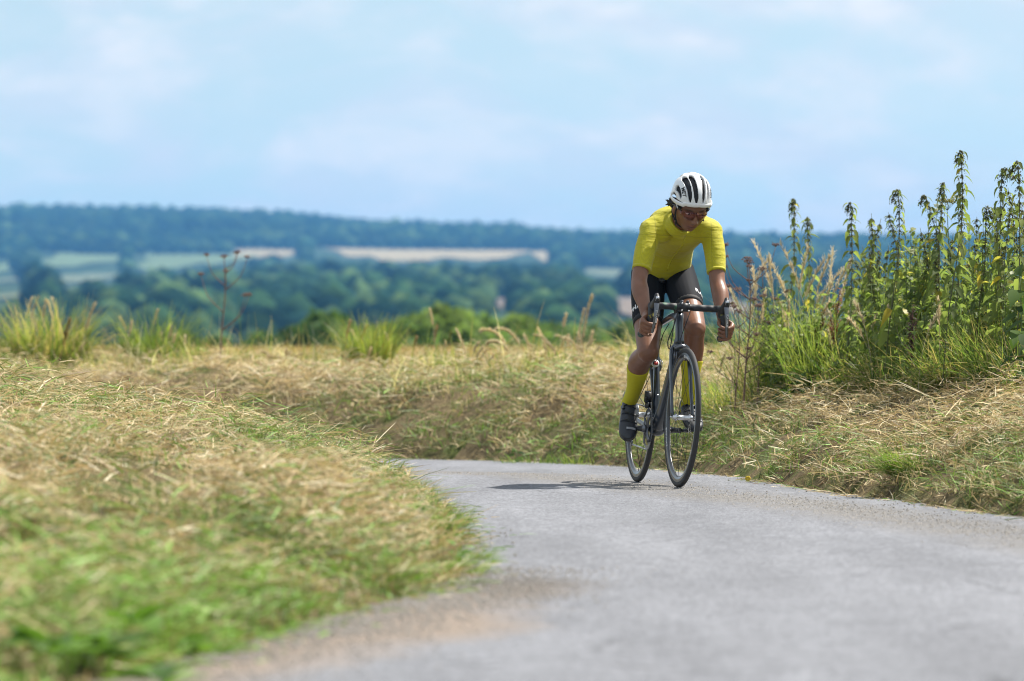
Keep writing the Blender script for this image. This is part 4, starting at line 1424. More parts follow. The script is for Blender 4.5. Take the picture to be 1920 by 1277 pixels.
for s in (1, -1):
    fr_.tube([HEAD_M @ Vector((.060, .069 * s, .018)), HEAD_M @ Vector((.045, .079 * s, .018)), HEAD_M @ Vector((0, .083 * s, .014)), HEAD_M @ Vector((-.03, .083 * s, .004))], [(.0022, .0060), (.002, .005), (.002, .0045), .002], 8, 14)
fr_.build('glasses_frame', m_black, glasses)
for s in (1, -1):
    tm = MB(); tm.tube([HEAD_M @ Vector((.048, .0815 * s, .019)), HEAD_M @ Vector((.036, .0845 * s, .030)), HEAD_M @ Vector((.022, .085 * s, .045))], [(.0018, .004), (.0018, .0045), .002], 8, 8)
    tm.build('glasses_clip', m_shell, glasses)

# jersey ----------------------------------------------------------------------------
m_jer, nt, b = mat_new('yellow_jersey')
tc = nd(nt, 'ShaderNodeTexCoord')
sp = nd(nt, 'ShaderNodeSeparateXYZ', {'Vector': tc.outputs['Object']})
vz = nd(nt, 'ShaderNodeMapping', {'Vector': tc.outputs['Object'], 'Scale': (230, 230, 230), 'Rotation': (0, R(30), 0)})
ck = nd(nt, 'ShaderNodeTexVoronoi', {'Vector': vz.outputs['Vector'], 'Scale': 1.0, 'Randomness': .0})
hole = nd(nt, 'ShaderNodeMapRange', {'Value': ck.outputs['Distance'], 'From Min': .22, 'From Max': .40, 'To Min': .38, 'To Max': 0.0})
ay = nd(nt, 'ShaderNodeMath', {0: sp.outputs['Y'], 1: sh_y}, operation='SUBTRACT')
ay = nd(nt, 'ShaderNodeMath', {0: ay.outputs['Value']}, operation='ABSOLUTE')
my = nd(nt, 'ShaderNodeMapRange', {'Value': ay.outputs['Value'], 'From Min': .137, 'From Max': .139})
mz = nd(nt, 'ShaderNodeMapRange', {'Value': sp.outputs['Z'], 'From Min': 1.213, 'From Max': 1.215})
mm = nd(nt, 'ShaderNodeMath', {0: my.outputs['Result'], 1: mz.outputs['Result']}, operation='MAXIMUM')
hm_ = nd(nt, 'ShaderNodeMath', {0: hole.outputs['Result'], 1: mm.outputs['Value']}, operation='MULTIPLY')
ns = nd(nt, 'ShaderNodeTexNoise', {'Vector': tc.outputs['Object'], 'Scale': 9.0, 'Detail': 3.0})
cr = nd(nt, 'ShaderNodeValToRGB', {'Fac': ns.outputs['Fac']})
e = cr.color_ramp.elements
e[0].position = .3; e[0].color = (.44, .40, .004, 1); e[1].position = .7; e[1].color = (.485, .44, .006, 1)
mx = nd(nt, 'ShaderNodeMix', {'Factor': hm_.outputs['Value'], 'A': cr.outputs['Color'], 'B': (.12, .115, .01, 1)}, data_type='RGBA')
def line(sock, pos, w):
    q = nd(nt, 'ShaderNodeMath', {0: sock, 1: pos}, operation='SUBTRACT')
    q = nd(nt, 'ShaderNodeMath', {0: q.outputs['Value']}, operation='ABSOLUTE')
    return nd(nt, 'ShaderNodeMapRange', {'Value': q.outputs['Value'], 'From Min': w, 'From Max': w * 1.6, 'To Min': 1.0, 'To Max': 0.0}).outputs['Result']


seam = nd(nt, 'ShaderNodeMath', {0: line(ay.outputs['Value'], .138, .0014), 1: line(sp.outputs['Z'], 1.214, .0012)}, operation='MAXIMUM')
sf_ = nd(nt, 'ShaderNodeMath', {0: seam.outputs['Value'], 1: .3}, operation='MULTIPLY')
mx = nd(nt, 'ShaderNodeMix', {'Factor': sf_.outputs['Value'], 'A': mx.outputs['Result'], 'B': (.10, .095, .01, 1)}, data_type='RGBA')
nt.links.new(mx.outputs['Result'], b.inputs['Base Color'])
b.inputs['Roughness'].default_value = .75
b.inputs['Sheen Weight'].default_value = .15
# soft folds, running across
wmap = nd(nt, 'ShaderNodeMapping', {'Vector': tc.outputs['Object'], 'Scale': (14, 5, 26), 'Rotation': (R(15), 0, 0)})
wn_ = nd(nt, 'ShaderNodeTexNoise', {'Vector': wmap.outputs['Vector'], 'Scale': 1.0, 'Detail': 2.0})
wm2 = nd(nt, 'ShaderNodeMapping', {'Vector': tc.outputs['Object'], 'Scale': (30, 16, 70), 'Rotation': (R(28), R(20), 0)})
wn2 = nd(nt, 'ShaderNodeTexNoise', {'Vector': wm2.outputs['Vector'], 'Scale': 1.0, 'Detail': 2.0, 'Distortion': .8})
wr2 = nd(nt, 'ShaderNodeMapRange', {'Value': wn2.outputs['Fac'], 'From Min': .5, 'From Max': .75, 'To Max': .10})
wsum = nd(nt, 'ShaderNodeMath', {0: wn_.outputs['Fac'], 1: wr2.outputs['Result']}, operation='ADD')
bp = nd(nt, 'ShaderNodeBump', {'Height': wsum.outputs['Value'], 'Strength': .45, 'Distance': .02})
nt.links.new(bp.outputs['Normal'], b.inputs['Normal'])
j = MB()
JT = TORSO[1:].copy(); JT[0] = TORSO[0] * .30 + TORSO[1] * .70 + (.01, 0, -.012)
JR = [(TR[k][0] + .007, TR[k][1] + .007) for k in range(1, 5)] + [(.112, .072)]
JR[0] = (.138, .107)
j.tube(JT, JR, 28, 20)
j.tube([JT[-1] - (.02, 0, .0), JT[-1] + (.018, 0, .008)], [(.112, .075), (.085, .060)], 24)
SLV = {}
for s in (1, -1):
    j.tube([TORSO[4] + (0, .04 * s, .01), SH[s] + (-.01, -.04 * s, .006), SH[s] + (0, 0, .0)], [(.077, .081), .068, .056], 18, 10, round_end=True)
    j.tube([NECK + (-.06, .02 * s, -.004), (NECK + SH[s]) / 2 + (-.05, 0, .018), SH[s] + (-.02, 0, .01)], [.054, .055, .053], 16, 10, round_end=True)
    end = EL[s] * .82 + SH[s] * .18
    SLV[s] = end
    j.tube([SH[s] + (0, -.005 * s, .005), SH[s] * .6 + EL[s] * .4 + (0, .004 * s, 0), end], [.0545, .0525, .0465], 20, 16)
ndn = nz(HB - NECK)
j.tube([NECK - ndn * .05, NECK - ndn * .01, NECK - ndn * .002], [.066, .060, .0575], 22, 8)
jm = union_mesh('jersey', j, .005, 3)
jersey = link_mesh('jersey', jm, m_jer, rider)
m_jband = simple_mat('jersey_band', (.50, .47, .02), .7, var=.05)
# collar band
from mathutils.bvhtree import BVHTree
cb = MB(); P_ = []
nd_ = nz(HB - NECK)
s1 = nz(np.cross(nd_, (0, 1, 0))); s2 = np.cross(nd_, s1)
for a_ in np.linspace(0, 2 * math.pi, 49)[:-1]:
    P_.append(NECK - nd_ * .003 + s1 * .0560 * math.cos(a_) + s2 * .0560 * math.sin(a_))
cb.tube(P_, [(.0045, .0075)] * 48, 8, closed=True, ref=nd_)
cb.build('collar', m_jband, jersey)


def surf_on(me_obj, o, d):
    """first hit of a ray on a mesh (local space)"""
    ok, loc, nor, i = me_obj.ray_cast(Vector(o), Vector(d).normalized())
    return (loc, nor) if ok else (None, None)


# zip down the front
zp = []
bpy.context.view_layer.update()
for t in np.linspace(.06, .98, 26):
    o = np.array((.36, sh_y + .022, 0)) * (1 - t) + np.array((.02, .016, 0)) * t
    o[2] = 1.262 * (1 - t) + 1.04 * t
    loc, nor = surf_on(jersey, o + np.array((.32, 0, -.28)), (-.8, 0, .62))
    if loc is not None: zp.append(np.array(loc + nor * .0008))
if len(zp) > 6:
    z_ = MB(); z_.tube(zp, [(.0042, .0018)] * len(zp), 6); z_.build('zip', m_jband, jersey)
    z_ = MB(); z_.tube([zp[0], zp[0] + (.012, 0, -.016)], [(.003, .0016)] * 2, 6); z_.build('zip_pull', m_jband, jersey)
for s in (1, -1):
    dn = nz(EL[s] - SH[s])
    c_ = MB(); c_.tube([SLV[s] - dn * .012, SLV[s] + dn * .002], [.0475, .0465], 22); c_.build('sleeve_cuff', m_jer, jersey)

# shorts ------------------------------------------------------------------------------
m_short = simple_mat('black_shorts', (.011, .012, .016), .7, var=.2, scale=14, bump=.3, spec=.12)
sh = MB()
sh.tube([TORSO[0] + (-.02, 0, -.02), TORSO[0], TORSO[1] + (.012, 0, .008)], [(.105, .085), (.128, .100), (.130, .098)], 26, 12, round_end=True)
HEM = {-1: .66, 1: .66}
for s in (1, -1):
    h_, th = HIP[s], KN[s] - HIP[s]
    e_ = HEM[s]
    sh.tube([h_ + (-.01, 0, .01), h_ + th * .25, h_ + th * .55, h_ + th * e_], [.081, .0835, .0775, .0685], 24, 26)
shm = union_mesh('shorts', sh, .005, 3)
shorts = link_mesh('shorts', shm, m_short, rider)
sb = BVHTree.FromPolygons([v.co[:] for v in shm.vertices], [tuple(p.vertices) for p in shm.polygons])
m_grip = simple_mat('matt_gripper_band', (.008, .008, .010), .7)
for s in (1, -1):
    h_, th = HIP[s], KN[s] - HIP[s]
    g_ = MB(); g_.tube([h_ + th * (HEM[s] - .075), h_ + th * (HEM[s] + .004)], [.0745, .0715], 28); g_.build('leg_gripper', m_grip, shorts)
    tn = nz(th); fr0 = nz(np.array((1, 0, 0)) - tn * tn[0]); sd = np.cross(tn, fr0)
    if sd[1] * s < 0: sd = -sd
    me = text_mesh('RAPHA', .037, .0004, .0009, 1.12)
    t0 = HEM[s] - .085 - .058; mid = {1: 74, -1: 90}[s]

    def fn(x, y, z):
        a_ = R(mid) + (x / .073) * (1 if s > 0 else -1)
        p = h_ + th * t0 - tn * y
        dv = fr0 * math.cos(a_) + sd * math.sin(a_)
        loc, nor, ix, di = sb.ray_cast(Vector(p + dv * .2), Vector(-dv), .2)
        return (np.array(loc) if loc is not None else p + dv * .075) + dv * (.0008 + z)
    map_mesh(me, fn)
    link_mesh('leg_lettering', me, m_white, shorts)

# socks and shoes ----------------------------------------------------------------------
m_sock = simple_mat('yellow_sock', (.52, .475, .008), .8, var=.08, scale=120, bump=.2)
m_shoe = simple_mat('dark_grey_shoe', (.024, .026, .032), .42, var=.2, scale=30, coat=.15)
m_shoe2 = simple_mat('shoe_trim', (.30, .31, .33), .45)
for s in (1, -1):
    kn_, an_ = KN[s], AN[s]; shk = an_ - kn_; th = kn_ - HIP[s]
    back = nz(np.cross(shk, np.cross(th, shk))); back = back if back[0] < 0 else -back
    sk = MB()
    t0 = {-1: .40, 1: .44}[s]
    sk.tube([kn_ + shk * t0 + back * .0255 + OUT[s] * .85, kn_ + shk * .52 + back * .015 + OUT[s] * .5, kn_ + shk * .74 + back * .002, kn_ + shk * 1.0, kn_ + shk * 1.07],
            [.0565, .0495, .0385, .0365, .038], 22, 24)
    sk.build('sock', m_sock, rider)
    toe = {-1: nz((.68, -.13, -.74)), 1: nz((.95, .05, -.30))}[s]
    up = nz(np.array((0, 0, 1.)) - toe * toe[2]); sidev = np.cross(up, toe)
    hl_ = an_ - up * .055 - toe * .045
    S = MB(); rg = []
    #        along, half width, sole z, top z
    prof = [(-.028, .014, .018, .048), (-.018, .026, .004, .075), (0, .032, 0, .088), (.035, .035, 0, .090), (.07, .037, .003, .080), (.11, .040, .004, .064),
            (.15, .044, .001, .054), (.185, .046, -.003, .045), (.215, .042, -.005, .036), (.24, .032, -.004, .028), (.256, .016, .000, .018)]
    pr = catmull(np.array(prof), 30)
    for al, w, zb, zt in pr:
        c_ = hl_ + toe * al; h2 = (zt - zb) / 2; row = []
        for k in range(20):
            a_ = 2 * math.pi * k / 20
            cx = math.copysign(abs(math.cos(a_)) ** .75, math.cos(a_)); cz = math.copysign(abs(math.sin(a_)) ** .8, math.sin(a_))
            row.append(c_ + sidev * (w * cx) + up * ((zb + zt) / 2 + h2 * cz))
        rg.append(row)
    S.loft(rg)
    shoe = S.build('shoe', m_shoe, rider)
    so = MB(); rg = []
    for al, w, zb, zt in pr[2:-1]:
        c_ = hl_ + toe * al + up * (zb - .001)
        rg.append([c_ + sidev * (w * .98 * cx) + up * cz for cx, cz in ((-1, .004), (-.6, -.006), (.6, -.006), (1, .004), (.6, .006), (-.6, .006))])
    so.loft(rg); so.build('sole', m_black, shoe)

    def top(al, lat, lift=.0):
        i_ = np.interp(al, pr[:, 0], np.arange(len(pr))); q = pr[int(round(i_))]
        a_ = lat
        return hl_ + toe * al + sidev * (q[1] * math.sin(a_)) + up * ((q[2] + q[3]) / 2 + (q[3] - q[2]) / 2 * abs(math.cos(a_)) ** .8 + lift)
    for al in (.085, .125, .165):
        b_ = MB(); b_.tube([top(al + .004 * math.sin(l * 2), l, .002) for l in np.linspace(-1.1, 1.1, 11)], [(.0065, .0018)] * 11, 6, ref=toe); b_.build('shoe_strap', m_black, shoe)
    c_ = top(.095, -.75 * s * -1 if s > 0 else -.9, .004)
    dl = MB(); dl.tube([c_, c_ + up * .009 + sidev * (.004 * (1 if np.dot(c_ - hl_, sidev) > 0 else -1))], [.0105, .0095], 16, round_end=False); dl.build('closure_dial', m_dalu, shoe)
    b_ = MB(); b_.tube([top(.205, l, .0012) for l in np.linspace(-.2, 1.0, 8)], [(.0085, .0014)] * 8, 6, ref=toe); b_.build('toe_flash', m_shoe2, shoe)
for nm, p in (('SH', SH), ('EL', EL), ('KN', KN), ('AN', AN), ('HIP', HIP)):
    for s in (-1, 1): print('KEY', nm, s, [round(float(q), 3) for q in p[s]], [round(q) for q in lpx(p[s])])
print('KEY NECK', NECK, 'HEAD', HEADC, 'thigh', [np.linalg.norm(KN[s] - HIP[s]) for s in (-1, 1)], 'shank', [np.linalg.norm(KN[s] - AN[s]) for s in (-1, 1)],
      'arm', [(np.linalg.norm(SH[s] - EL[s]), np.linalg.norm(EL[s] - GR[s][0])) for s in (-1, 1)], 'bar', lpx(steer(BAR_C)), 'grip', [lpx(GR[s][0]) for s in (-1, 1)], 'saddle', lpx(SADC))
# ------------------------------------------------------------------ grass and weeds
def ribbons(P, az, e0, bend, L, W, K=2, roll=None, tipw=.12, C=None, Ctip=None):
    n = len(P)
    roll = np.zeros(n) if roll is None else roll
    pos = P.copy(); V = np.empty((n, K + 1, 2, 3))
    h = np.stack([np.cos(az), np.sin(az), np.zeros(n)], 1)
    side0 = np.stack([-np.sin(az), np.cos(az), np.zeros(n)], 1)
    for k in range(K + 1):
        t = k / K
        el = e0 - bend * t
        d = h * np.cos(el)[:, None] + np.array((0, 0, 1.)) * np.sin(el)[:, None]
        up = -h * np.sin(el)[:, None] + np.array((0, 0, 1.)) * np.cos(el)[:, None]
        sd = side0 * np.cos(roll)[:, None] + up * np.sin(roll)[:, None]
        w = W * (1 - (1 - tipw) * t ** 1.6) * (.75 + .25 * min(1, t * 4))
        V[:, k, 0] = pos - sd * w[:, None] / 2; V[:, k, 1] = pos + sd * w[:, None] / 2
        pos = pos + d * (L / K)[:, None]
    base = np.arange(n)[:, None] * (2 * (K + 1))
    Q = np.concatenate([np.stack([base + 2 * k, base + 2 * k + 1, base + 2 * k + 3, base + 2 * k + 2], -1) for k in range(K)], 1).reshape(-1, 4)
    CC = None
    if C is not None:
        Ct = C if Ctip is None else Ctip
        t = np.repeat(np.linspace(0, 1, K + 1), 2)[None, :, None]
        CC = (C[:, None] * (1 - t) + Ct[:, None] * t).reshape(-1, 3)
    return V.reshape(-1, 3), Q, CC


m_hay = leafy_mat('mown_hay', True, trans=.28, rough=.55, spec=.35, tint=(1.1, 1.05, .95))
m_blade = leafy_mat('grass_blade', True, trans=.55, rough=.45, spec=.35)
PAL = np.array([(.58, .46, .25), (.45, .335, .165), (.72, .64, .44), (.23, .155, .085), (.27, .25, .095), (.12, .18, .04), (.20, .37, .05)])


def scatter(n, y0, y1, power, want_left, g_):
    """random points on the verges within (a little more than) the view"""
    u = g_.uniform(0, 1, n)
    y = (y0 ** power + u * (y1 ** power - y0 ** power)) ** (1 / power)
    px = g_.uniform(-130, 2060, n)
    x = (px - 960) / F_PX * y
    x = x + g_.normal(0, .05, n)
    z, d, l, ins = land_z(x, y)
    edge = ins & (g_.uniform(0, 1, n) < np.exp(-d / .035) * .55)
    z = np.where(ins, road_z(x, y) + .004, z)
    cl = fnoise(x * 3.1, y * 2.3, 131, 2)
    thin = g_.uniform(0, 1, n) < np.clip(.60 + 1.7 * cl, .13, 1)
    k = (~ins | edge) & (l == want_left) & thin
    return x[k], y[k], z[k], np.where(ins, -d, d)[k]


def hay(name, label, n, y0, y1, power, left, seed, group=None):
    g_ = np.random.default_rng(seed)
    x, y, z, d = scatter(n, y0, y1, power, left, g_)
    m = len(x)
    g1 = fnoise(x * 1.1, y * .9, 51, 3); g2 = fnoise(x * 4.0, y * 4.0, 61, 2)
    if left:
        gf = .33 + 1.1 * g1 + .25 * g2 + .55 * np.exp(-np.maximum(d, 0) / .16) + np.interp(y, [9, 12.3, 14.8], [.7, .42, 0])
        gf = gf - np.interp(y, [20, 26, 36], [0, .08, .15])
    else:
        gf = .19 + 1.0 * g1 + .25 * g2 + .50 * np.exp(-((d - .22) / .17) ** 2) - .1 * (d > .6)
        gf = gf + .25 * np.exp(-((x - .9) / .8) ** 2 - ((y - 35) / 3) ** 2)
    gf = np.clip(gf, .03, .95)
    upright = g_.uniform(0, 1, m) < (.12 + .22 * gf)
    green = g_.uniform(0, 1, m) < gf
    br = fnoise(x * 2.2, y * 2.2, 71, 2)
    u = g_.uniform(0, 1, m) + br * .35
    dry = np.where(u < .42, 0, np.where(u < .68, 1, np.where(u < .80, 2, np.where(u < .96, 3, 4))))
    u2 = g_.uniform(0, 1, m)
    bright = np.interp(y, [12, 17], [.7, .22]) if left else np.full(m, .18)
    wet = np.where(u2 < .30, 4, np.where(u2 < 1 - bright, 5, 6))
    C = PAL[np.where(green, wet, dry)] * g_.uniform(.7, 1.3, (m, 1))
    az = 6.28 * (fnoise(x * 2.6, y * 2.2, 81, 2) * 2.2) + g_.normal(0, 1.3, m)
    e0 = np.where(upright, g_.uniform(.7, 1.45, m), g_.uniform(-.12, .55, m))
    bend = np.where(upright, g_.uniform(.1, 1.0, m), g_.uniform(-.15, .7, m))
    far = np.clip((y - 24) / 20, 0, 1)
    L = np.where(upright, g_.uniform(.03, .09, m), np.where(g_.uniform(0, 1, m) < .06, g_.uniform(.12, .24, m), g_.uniform(.035, .125, m))) * (1 + .2 * far)
    L = np.where(d < .03, L * .6, L)
    lift = np.where(upright, 0, g_.uniform(0, 1, m) ** 1.5 * .085 * np.clip(d / .2, .05, 1) * (.3 + 2.9 * np.clip(fnoise(x * 3.1, y * 2.3, 131, 2) + .25, 0, 1)))
    W = g_.uniform(.0026, .0062, m) * np.interp(y, [10, 16, 24, 40], [1.9, 1.5, 1.1, 1.7])
    W = np.where(green & upright, W * 1.3, W)
    e0 = np.where(d < .02, np.minimum(e0, .12), e0)
    P = np.stack([x, y, z + lift - .004], 1)
    V, Q, CC = ribbons(P, az, e0, bend, L, W, 2, g_.uniform(-.9, .9, m), .25, C)
    o = link_mesh(name, fast_mesh(name, V, Q, CC), m_hay)
    tag(o, label, 'grass', group, 'stuff')
    print('HAY', name, m)


hay('mown_grass', 'cut hay and green grass covering the bank left of the lane', 420000, 9.6, 37, .55, True, 501)
hay('mown_grass', 'cut dry hay covering the verge behind and right of the rider', 500000, 20, 50, -.4, False, 502)

# short wheat straw standing in the field
g_ = np.random.default_rng(77)
n = 16000
y = g_.uniform(54, 113, n); x = (g_.uniform(-100, 2000, n) - 960) / F_PX * y
z = land_z(x, y)[0]
C = np.array([(.46, .34, .12), (.36, .25, .07), (.52, .42, .18)])[g_.integers(0, 3, n)] * g_.uniform(.8, 1.2, (n, 1))
V, Q, CC = ribbons(np.stack([x, y, z], 1), g_.uniform(0, 6.28, n), g_.uniform(1, 1.5, n), g_.uniform(0, .6, n), g_.uniform(.08, .18, n), np.full(n, .02), 2, None, .4, C)
o = link_mesh('wheat_stalks', fast_mesh('wheat_stalks', V, Q, CC), m_hay)
tag(o, 'ripe straw standing in the golden field beyond the verge', 'wheat', kind='stuff')

GREEN = np.array((.13, .19, .04)); YGREEN = np.array((.24, .28, .065)); STRAW = np.array((.46, .35, .16)); DKGREEN = np.array((.045, .09, .02)); PALE = np.array((.66, .57, .38))


def tussock(px, py, y, h, spread, n, cols, label, lean=0.0, leanaz=0.0, w=.006, seed=0, name='grass_tussock', stalks=0, stalk_h=1.0, group=None, cat='grass clump', stalk_col=PALE, droop=1.0):
    """a clump of blades; py is the pixel row of its foot (None: stand it on the ground)"""
    g_ = np.random.default_rng(900 + seed)
    x = (px - 960) / F_PX * y
    z = H(x, y) - .01
    t = thing(name, label, cat, (x, y, z), group)
    r = spread * np.sqrt(g_.uniform(0, 1, n)); a = g_.uniform(0, 6.28, n)
    P = np.stack([r * np.cos(a), r * np.sin(a), np.zeros(n)], 1)
    az = a + g_.normal(0, .7, n)
    if lean:
        az = np.where(g_.uniform(0, 1, n) < .75, leanaz + g_.normal(0, .45, n), az)
    e0 = np.clip(1.45 - np.abs(g_.normal(0, .22, n)) - lean * g_.uniform(.5, 1, n), .15, 1.55)
    bend = np.abs(g_.normal(.7, .45, n)) * droop
    L = h * g_.uniform(.45, 1.12, n)
    cols = np.array(cols)
    C = cols[g_.integers(0, len(cols), n)] * g_.uniform(.7, 1.3, (n, 1))
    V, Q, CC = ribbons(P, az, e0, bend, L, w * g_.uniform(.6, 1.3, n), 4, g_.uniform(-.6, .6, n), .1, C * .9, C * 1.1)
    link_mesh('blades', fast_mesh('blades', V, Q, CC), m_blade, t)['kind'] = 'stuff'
    for k in range(stalks):
        stalk(t, g_, stalk_h * g_.uniform(.75, 1.05), spread * 1.6, stalk_col, hw=.45)
    return t


def stalk(parent, g_, h, spread=.05, colr=PALE, droop=None, head=.28, az=None, hw=1.0):
    """a grass stem with its seed head, as one part"""
    az = g_.uniform(0, 6.28) if az is None else az
    dr = g_.uniform(.2, .8) if droop is None else droop
    m = 14; pts = []; p = np.array((g_.normal(0, spread * .5), g_.normal(0, spread * .5), 0.))
    for k in range(m + 1):
        t = k / m; el = 1.5 - .12 * t - dr * t ** 2.2
        pts.append(p.copy()); p = p + np.array((math.cos(az) * math.cos(el), math.sin(az) * math.cos(el), math.sin(el))) * h / m
    pts = np.array(pts)
    cc = np.array(colr) * g_.uniform(.8, 1.15)
    sm = MB(); sm.tube(pts, [.0026 * (1 - .6 * k / m) for k in range(m + 1)], 4)
    Vs = np.array(sm.v); Fs = [f for f in sm.f if len(f) == 4]
    ns_ = int(300 * hw)
    tt = g_.uniform(1 - head, 1, ns_)
    ip = np.stack([np.interp(tt, np.linspace(0, 1, m + 1), pts[:, i]) for i in range(3)], 1)
    dirv = pts[-1] - pts[int(m * (1 - head))]; el = math.asin(dirv[2] / np.linalg.norm(dirv))
    azs = np.full(ns_, az) + g_.normal(0, .9, ns_)
    V, Q, CC = ribbons(ip, azs, el + g_.normal(0, .45, ns_), g_.uniform(-.2, .6, ns_), g_.uniform(.016, .040, ns_) * (.6 + h * .6), np.full(ns_, .0075), 1, None, .35, np.tile(cc, (ns_, 1)))
    Qa = np.vstack([np.array(Fs), Q + len(Vs)])
    Ca = np.vstack([np.tile(cc * .85, (len(Vs), 1)), CC])
    return link_mesh('seed_stalk', fast_mesh('seed_stalk', np.vstack([Vs, V]), Qa, Ca), m_hay, parent)


# clumps on the far side of the left bank and along the field edge
tussock(92, 0, 46.1, .64, .30, 900, [GREEN, YGREEN, YGREEN, STRAW], 'broad pale green grass clump at the far left edge of the field', w=.010, seed=1, stalks=5, stalk_h=.62)
tussock(155, 0, 46.0, .34, .12, 120, [GREEN, YGREEN], 'small green grass clump right beside the leftmost broad clump', w=.009, seed=2)
tussock(285, 0, 46.0, .54, .20, 480, [GREEN, YGREEN, GREEN * .8], 'second green grass clump from left, between leftmost clump and dead umbel', w=.009, seed=3, stalks=3, stalk_h=.5)
tussock(692, 0, 45.4, .50, .16, 800, [YGREEN * 1.15, YGREEN, (.27, .25, .05), GREEN], 'dense rounded yellow green tussock alone on the crest left of the rider', w=.007, seed=4, droop=.8, stalks=3, stalk_h=.36)
tussock(45, 0, 46.0, .25, .2, 160, [GREEN, STRAW, YGREEN], 'low mixed grass clump at the left frame edge', w=.009, seed=5)
tussock(585, 0, 45.3, .20, .18, 90, [GREEN, YGREEN], 'sparse low green grass just left of the yellow tussock', w=.007, seed=6)
tussock(1050, 0, 41.6, .26, .16, 110, [GREEN, YGREEN, STRAW], 'sparse green blades at the foot of the tall pale stalks', w=.007, seed=7)
tussock(1165, 0, 42.1, .22, .22, 260, [GREEN, YGREEN, GREEN * .8], 'low bright green grass clump directly left of the rider', w=.006, seed=8)
tussock(1115, 0, 42.1, .15, .2, 160, [GREEN, YGREEN, STRAW], 'short green grass between the pale stalks and the rider', w=.006, seed=9)
tussock(400, 0, 44.5, .10, .10, 130, [STRAW * .6, STRAW * .45, GREEN * .7], 'squat brown dead tuft at the foot of the dead umbel', w=.007, seed=10)
tussock(1000, 0, 41.6, .16, .14, 160, [STRAW, STRAW * .75, YGREEN], 'short straw coloured tuft under the drooping grass plumes', w=.006, seed=11)
tussock(230, 0, 45.5, .12, .12, 110, [STRAW * .8, GREEN * .8], 'short dull tuft on the bank crest between the two left clumps', w=.007, seed=12)

# uncut grass straggling along the field edge
g_ = np.random.default_rng(4711)
n = 26000
x = (g_.uniform(-150, 1330, n) - 960) / F_PX * 44; y = np.where(x < -.9, 45.6, 42.6) + g_.normal(0, 1.1, n)
pt_ = fnoise(x * 1.9, y * 1.2, 141, 3)
k = g_.uniform(0, 1, n) < np.clip(.20 + 1.5 * pt_, .04, 1)
x, y = x[k], y[k]; n = len(x); pt_ = pt_[k]
z, d_, l_, i_ = land_z(x, y)
C = np.array([STRAW, STRAW * .75, PALE, YGREEN, GREEN])[np.clip((g_.uniform(0, 5, n) + (pt_ - .2) * 3), 0, 4.99).astype(int)] * g_.uniform(.7, 1.25, (n, 1))
V, Q, CC = ribbons(np.stack([x, y, z], 1), g_.uniform(0, 6.28, n), g_.uniform(.8, 1.5, n), np.abs(g_.normal(.6, .5, n)), np.where(g_.uniform(0, 1, n) < .10, g_.uniform(.22, .42, n), g_.uniform(.06, .20, n)) * (1 + pt_), np.full(n, .006), 3, g_.uniform(-.6, .6, n), .15, C)
Q = Q[(~i_)[Q[:, 0] // 8]]
tag(link_mesh('uncut_grass', fast_mesh('uncut_grass', V, Q, CC), m_blade), 'loose uncut grass straggling along the edge of the golden field', 'grass', kind='stuff')

gR = np.random.default_rng(2024)
for i in range(22):
    px = gR.uniform(-10, 730) if i < 17 else gR.uniform(800, 1150)
    tussock(px, 0, (45.6 if px < 740 else 42.8) + gR.uniform(-.7, 1.6), gR.uniform(.12, .32), gR.uniform(.06, .2), int(gR.uniform(40, 150)), [[GREEN, YGREEN, STRAW], [STRAW, PALE, YGREEN], [YGREEN, GREEN * .8]][i % 3],
            'small ragged grass tuft among the loose grass along the field edge', w=.007, seed=300 + i, droop=gR.uniform(.6, 1.5), stalks=i % 2, stalk_h=gR.uniform(.25, .45), group='ragged grass tufts along the field edge')

# single stalks and plumes
gS = np.random.default_rng(640)


def stalk_thing(px, y, h, label, **k):
    x = (px - 960) / F_PX * y
    t = thing('grass_stalk', label, 'grass stalk', (x, y, H(x, y) - .01), 'seeding grass stalks along the field edge')
    for q in range(k.pop('n', 1)):
        stalk(t, gS, h * gS.uniform(.85, 1.05) if q else h, k.get('spread', .02), k.get('colr', PALE), k.get('droop', .3), k.get('head', .3), k.get('az'), k.get('hw', 1.0))
    return t


stalk_thing(955, 42.6, .44, 'drooping pale grass plume arching to the left, tallest of the arching group', droop=2.0, head=.55, az=3.3, hw=2.2)
stalk_thing(962, 42.4, .36, 'drooping pale grass plume arching far left, lowest of the arching group', droop=2.4, head=.55, az=3.1, hw=2.2)
stalk_thing(985, 42.5, .44, 'pale grass plume curving left just right of the arching group', droop=1.7, head=.5, az=3.2, hw=2.0)
stalk_thing(1082, 41.6, .58, 'tallest upright pale grass stalk left of the rider', droop=.15, head=.55, az=0, hw=1.6)
stalk_thing(1072, 41.8, .50, 'upright buff stalk directly left of the tallest pale stalk', droop=.1, head=.5, az=0, hw=1.2)
stalk_thing(1046, 42.0, .46, 'slim pale stalk with a narrow head left of the buff stalk', droop=.1, head=.2, az=0)
stalk_thing(1050, 41.6, .28, 'short stalk bending left in front of the slim pale stalk', droop=1.1, head=.5, az=3.1, hw=1.4)
stalk_thing(1024, 41.8, .26, 'short hooked pale stalk right of the arching plumes', droop=1.3, head=.45, az=3.1, hw=1.3)
stalk_thing(1036, 42.4, .20, 'shortest pale stalk bending left among the pale stalks', droop=.8, head=.6, az=3.1, hw=1.2)
stalk_thing(1058, 42.0, .19, 'short upright pale stalk at the foot of the pale stalks', droop=.4, head=.6, az=0.2, hw=1.2)
stalk_thing(1100, 41.6, .30, 'thin pale stalk right of the tallest pale stalk', droop=.1, head=.3, az=0)
stalk_thing(1110, 41.6, .20, 'short stalk leaning right nearest the rider', droop=.9, head=.5, az=0, hw=1.2)
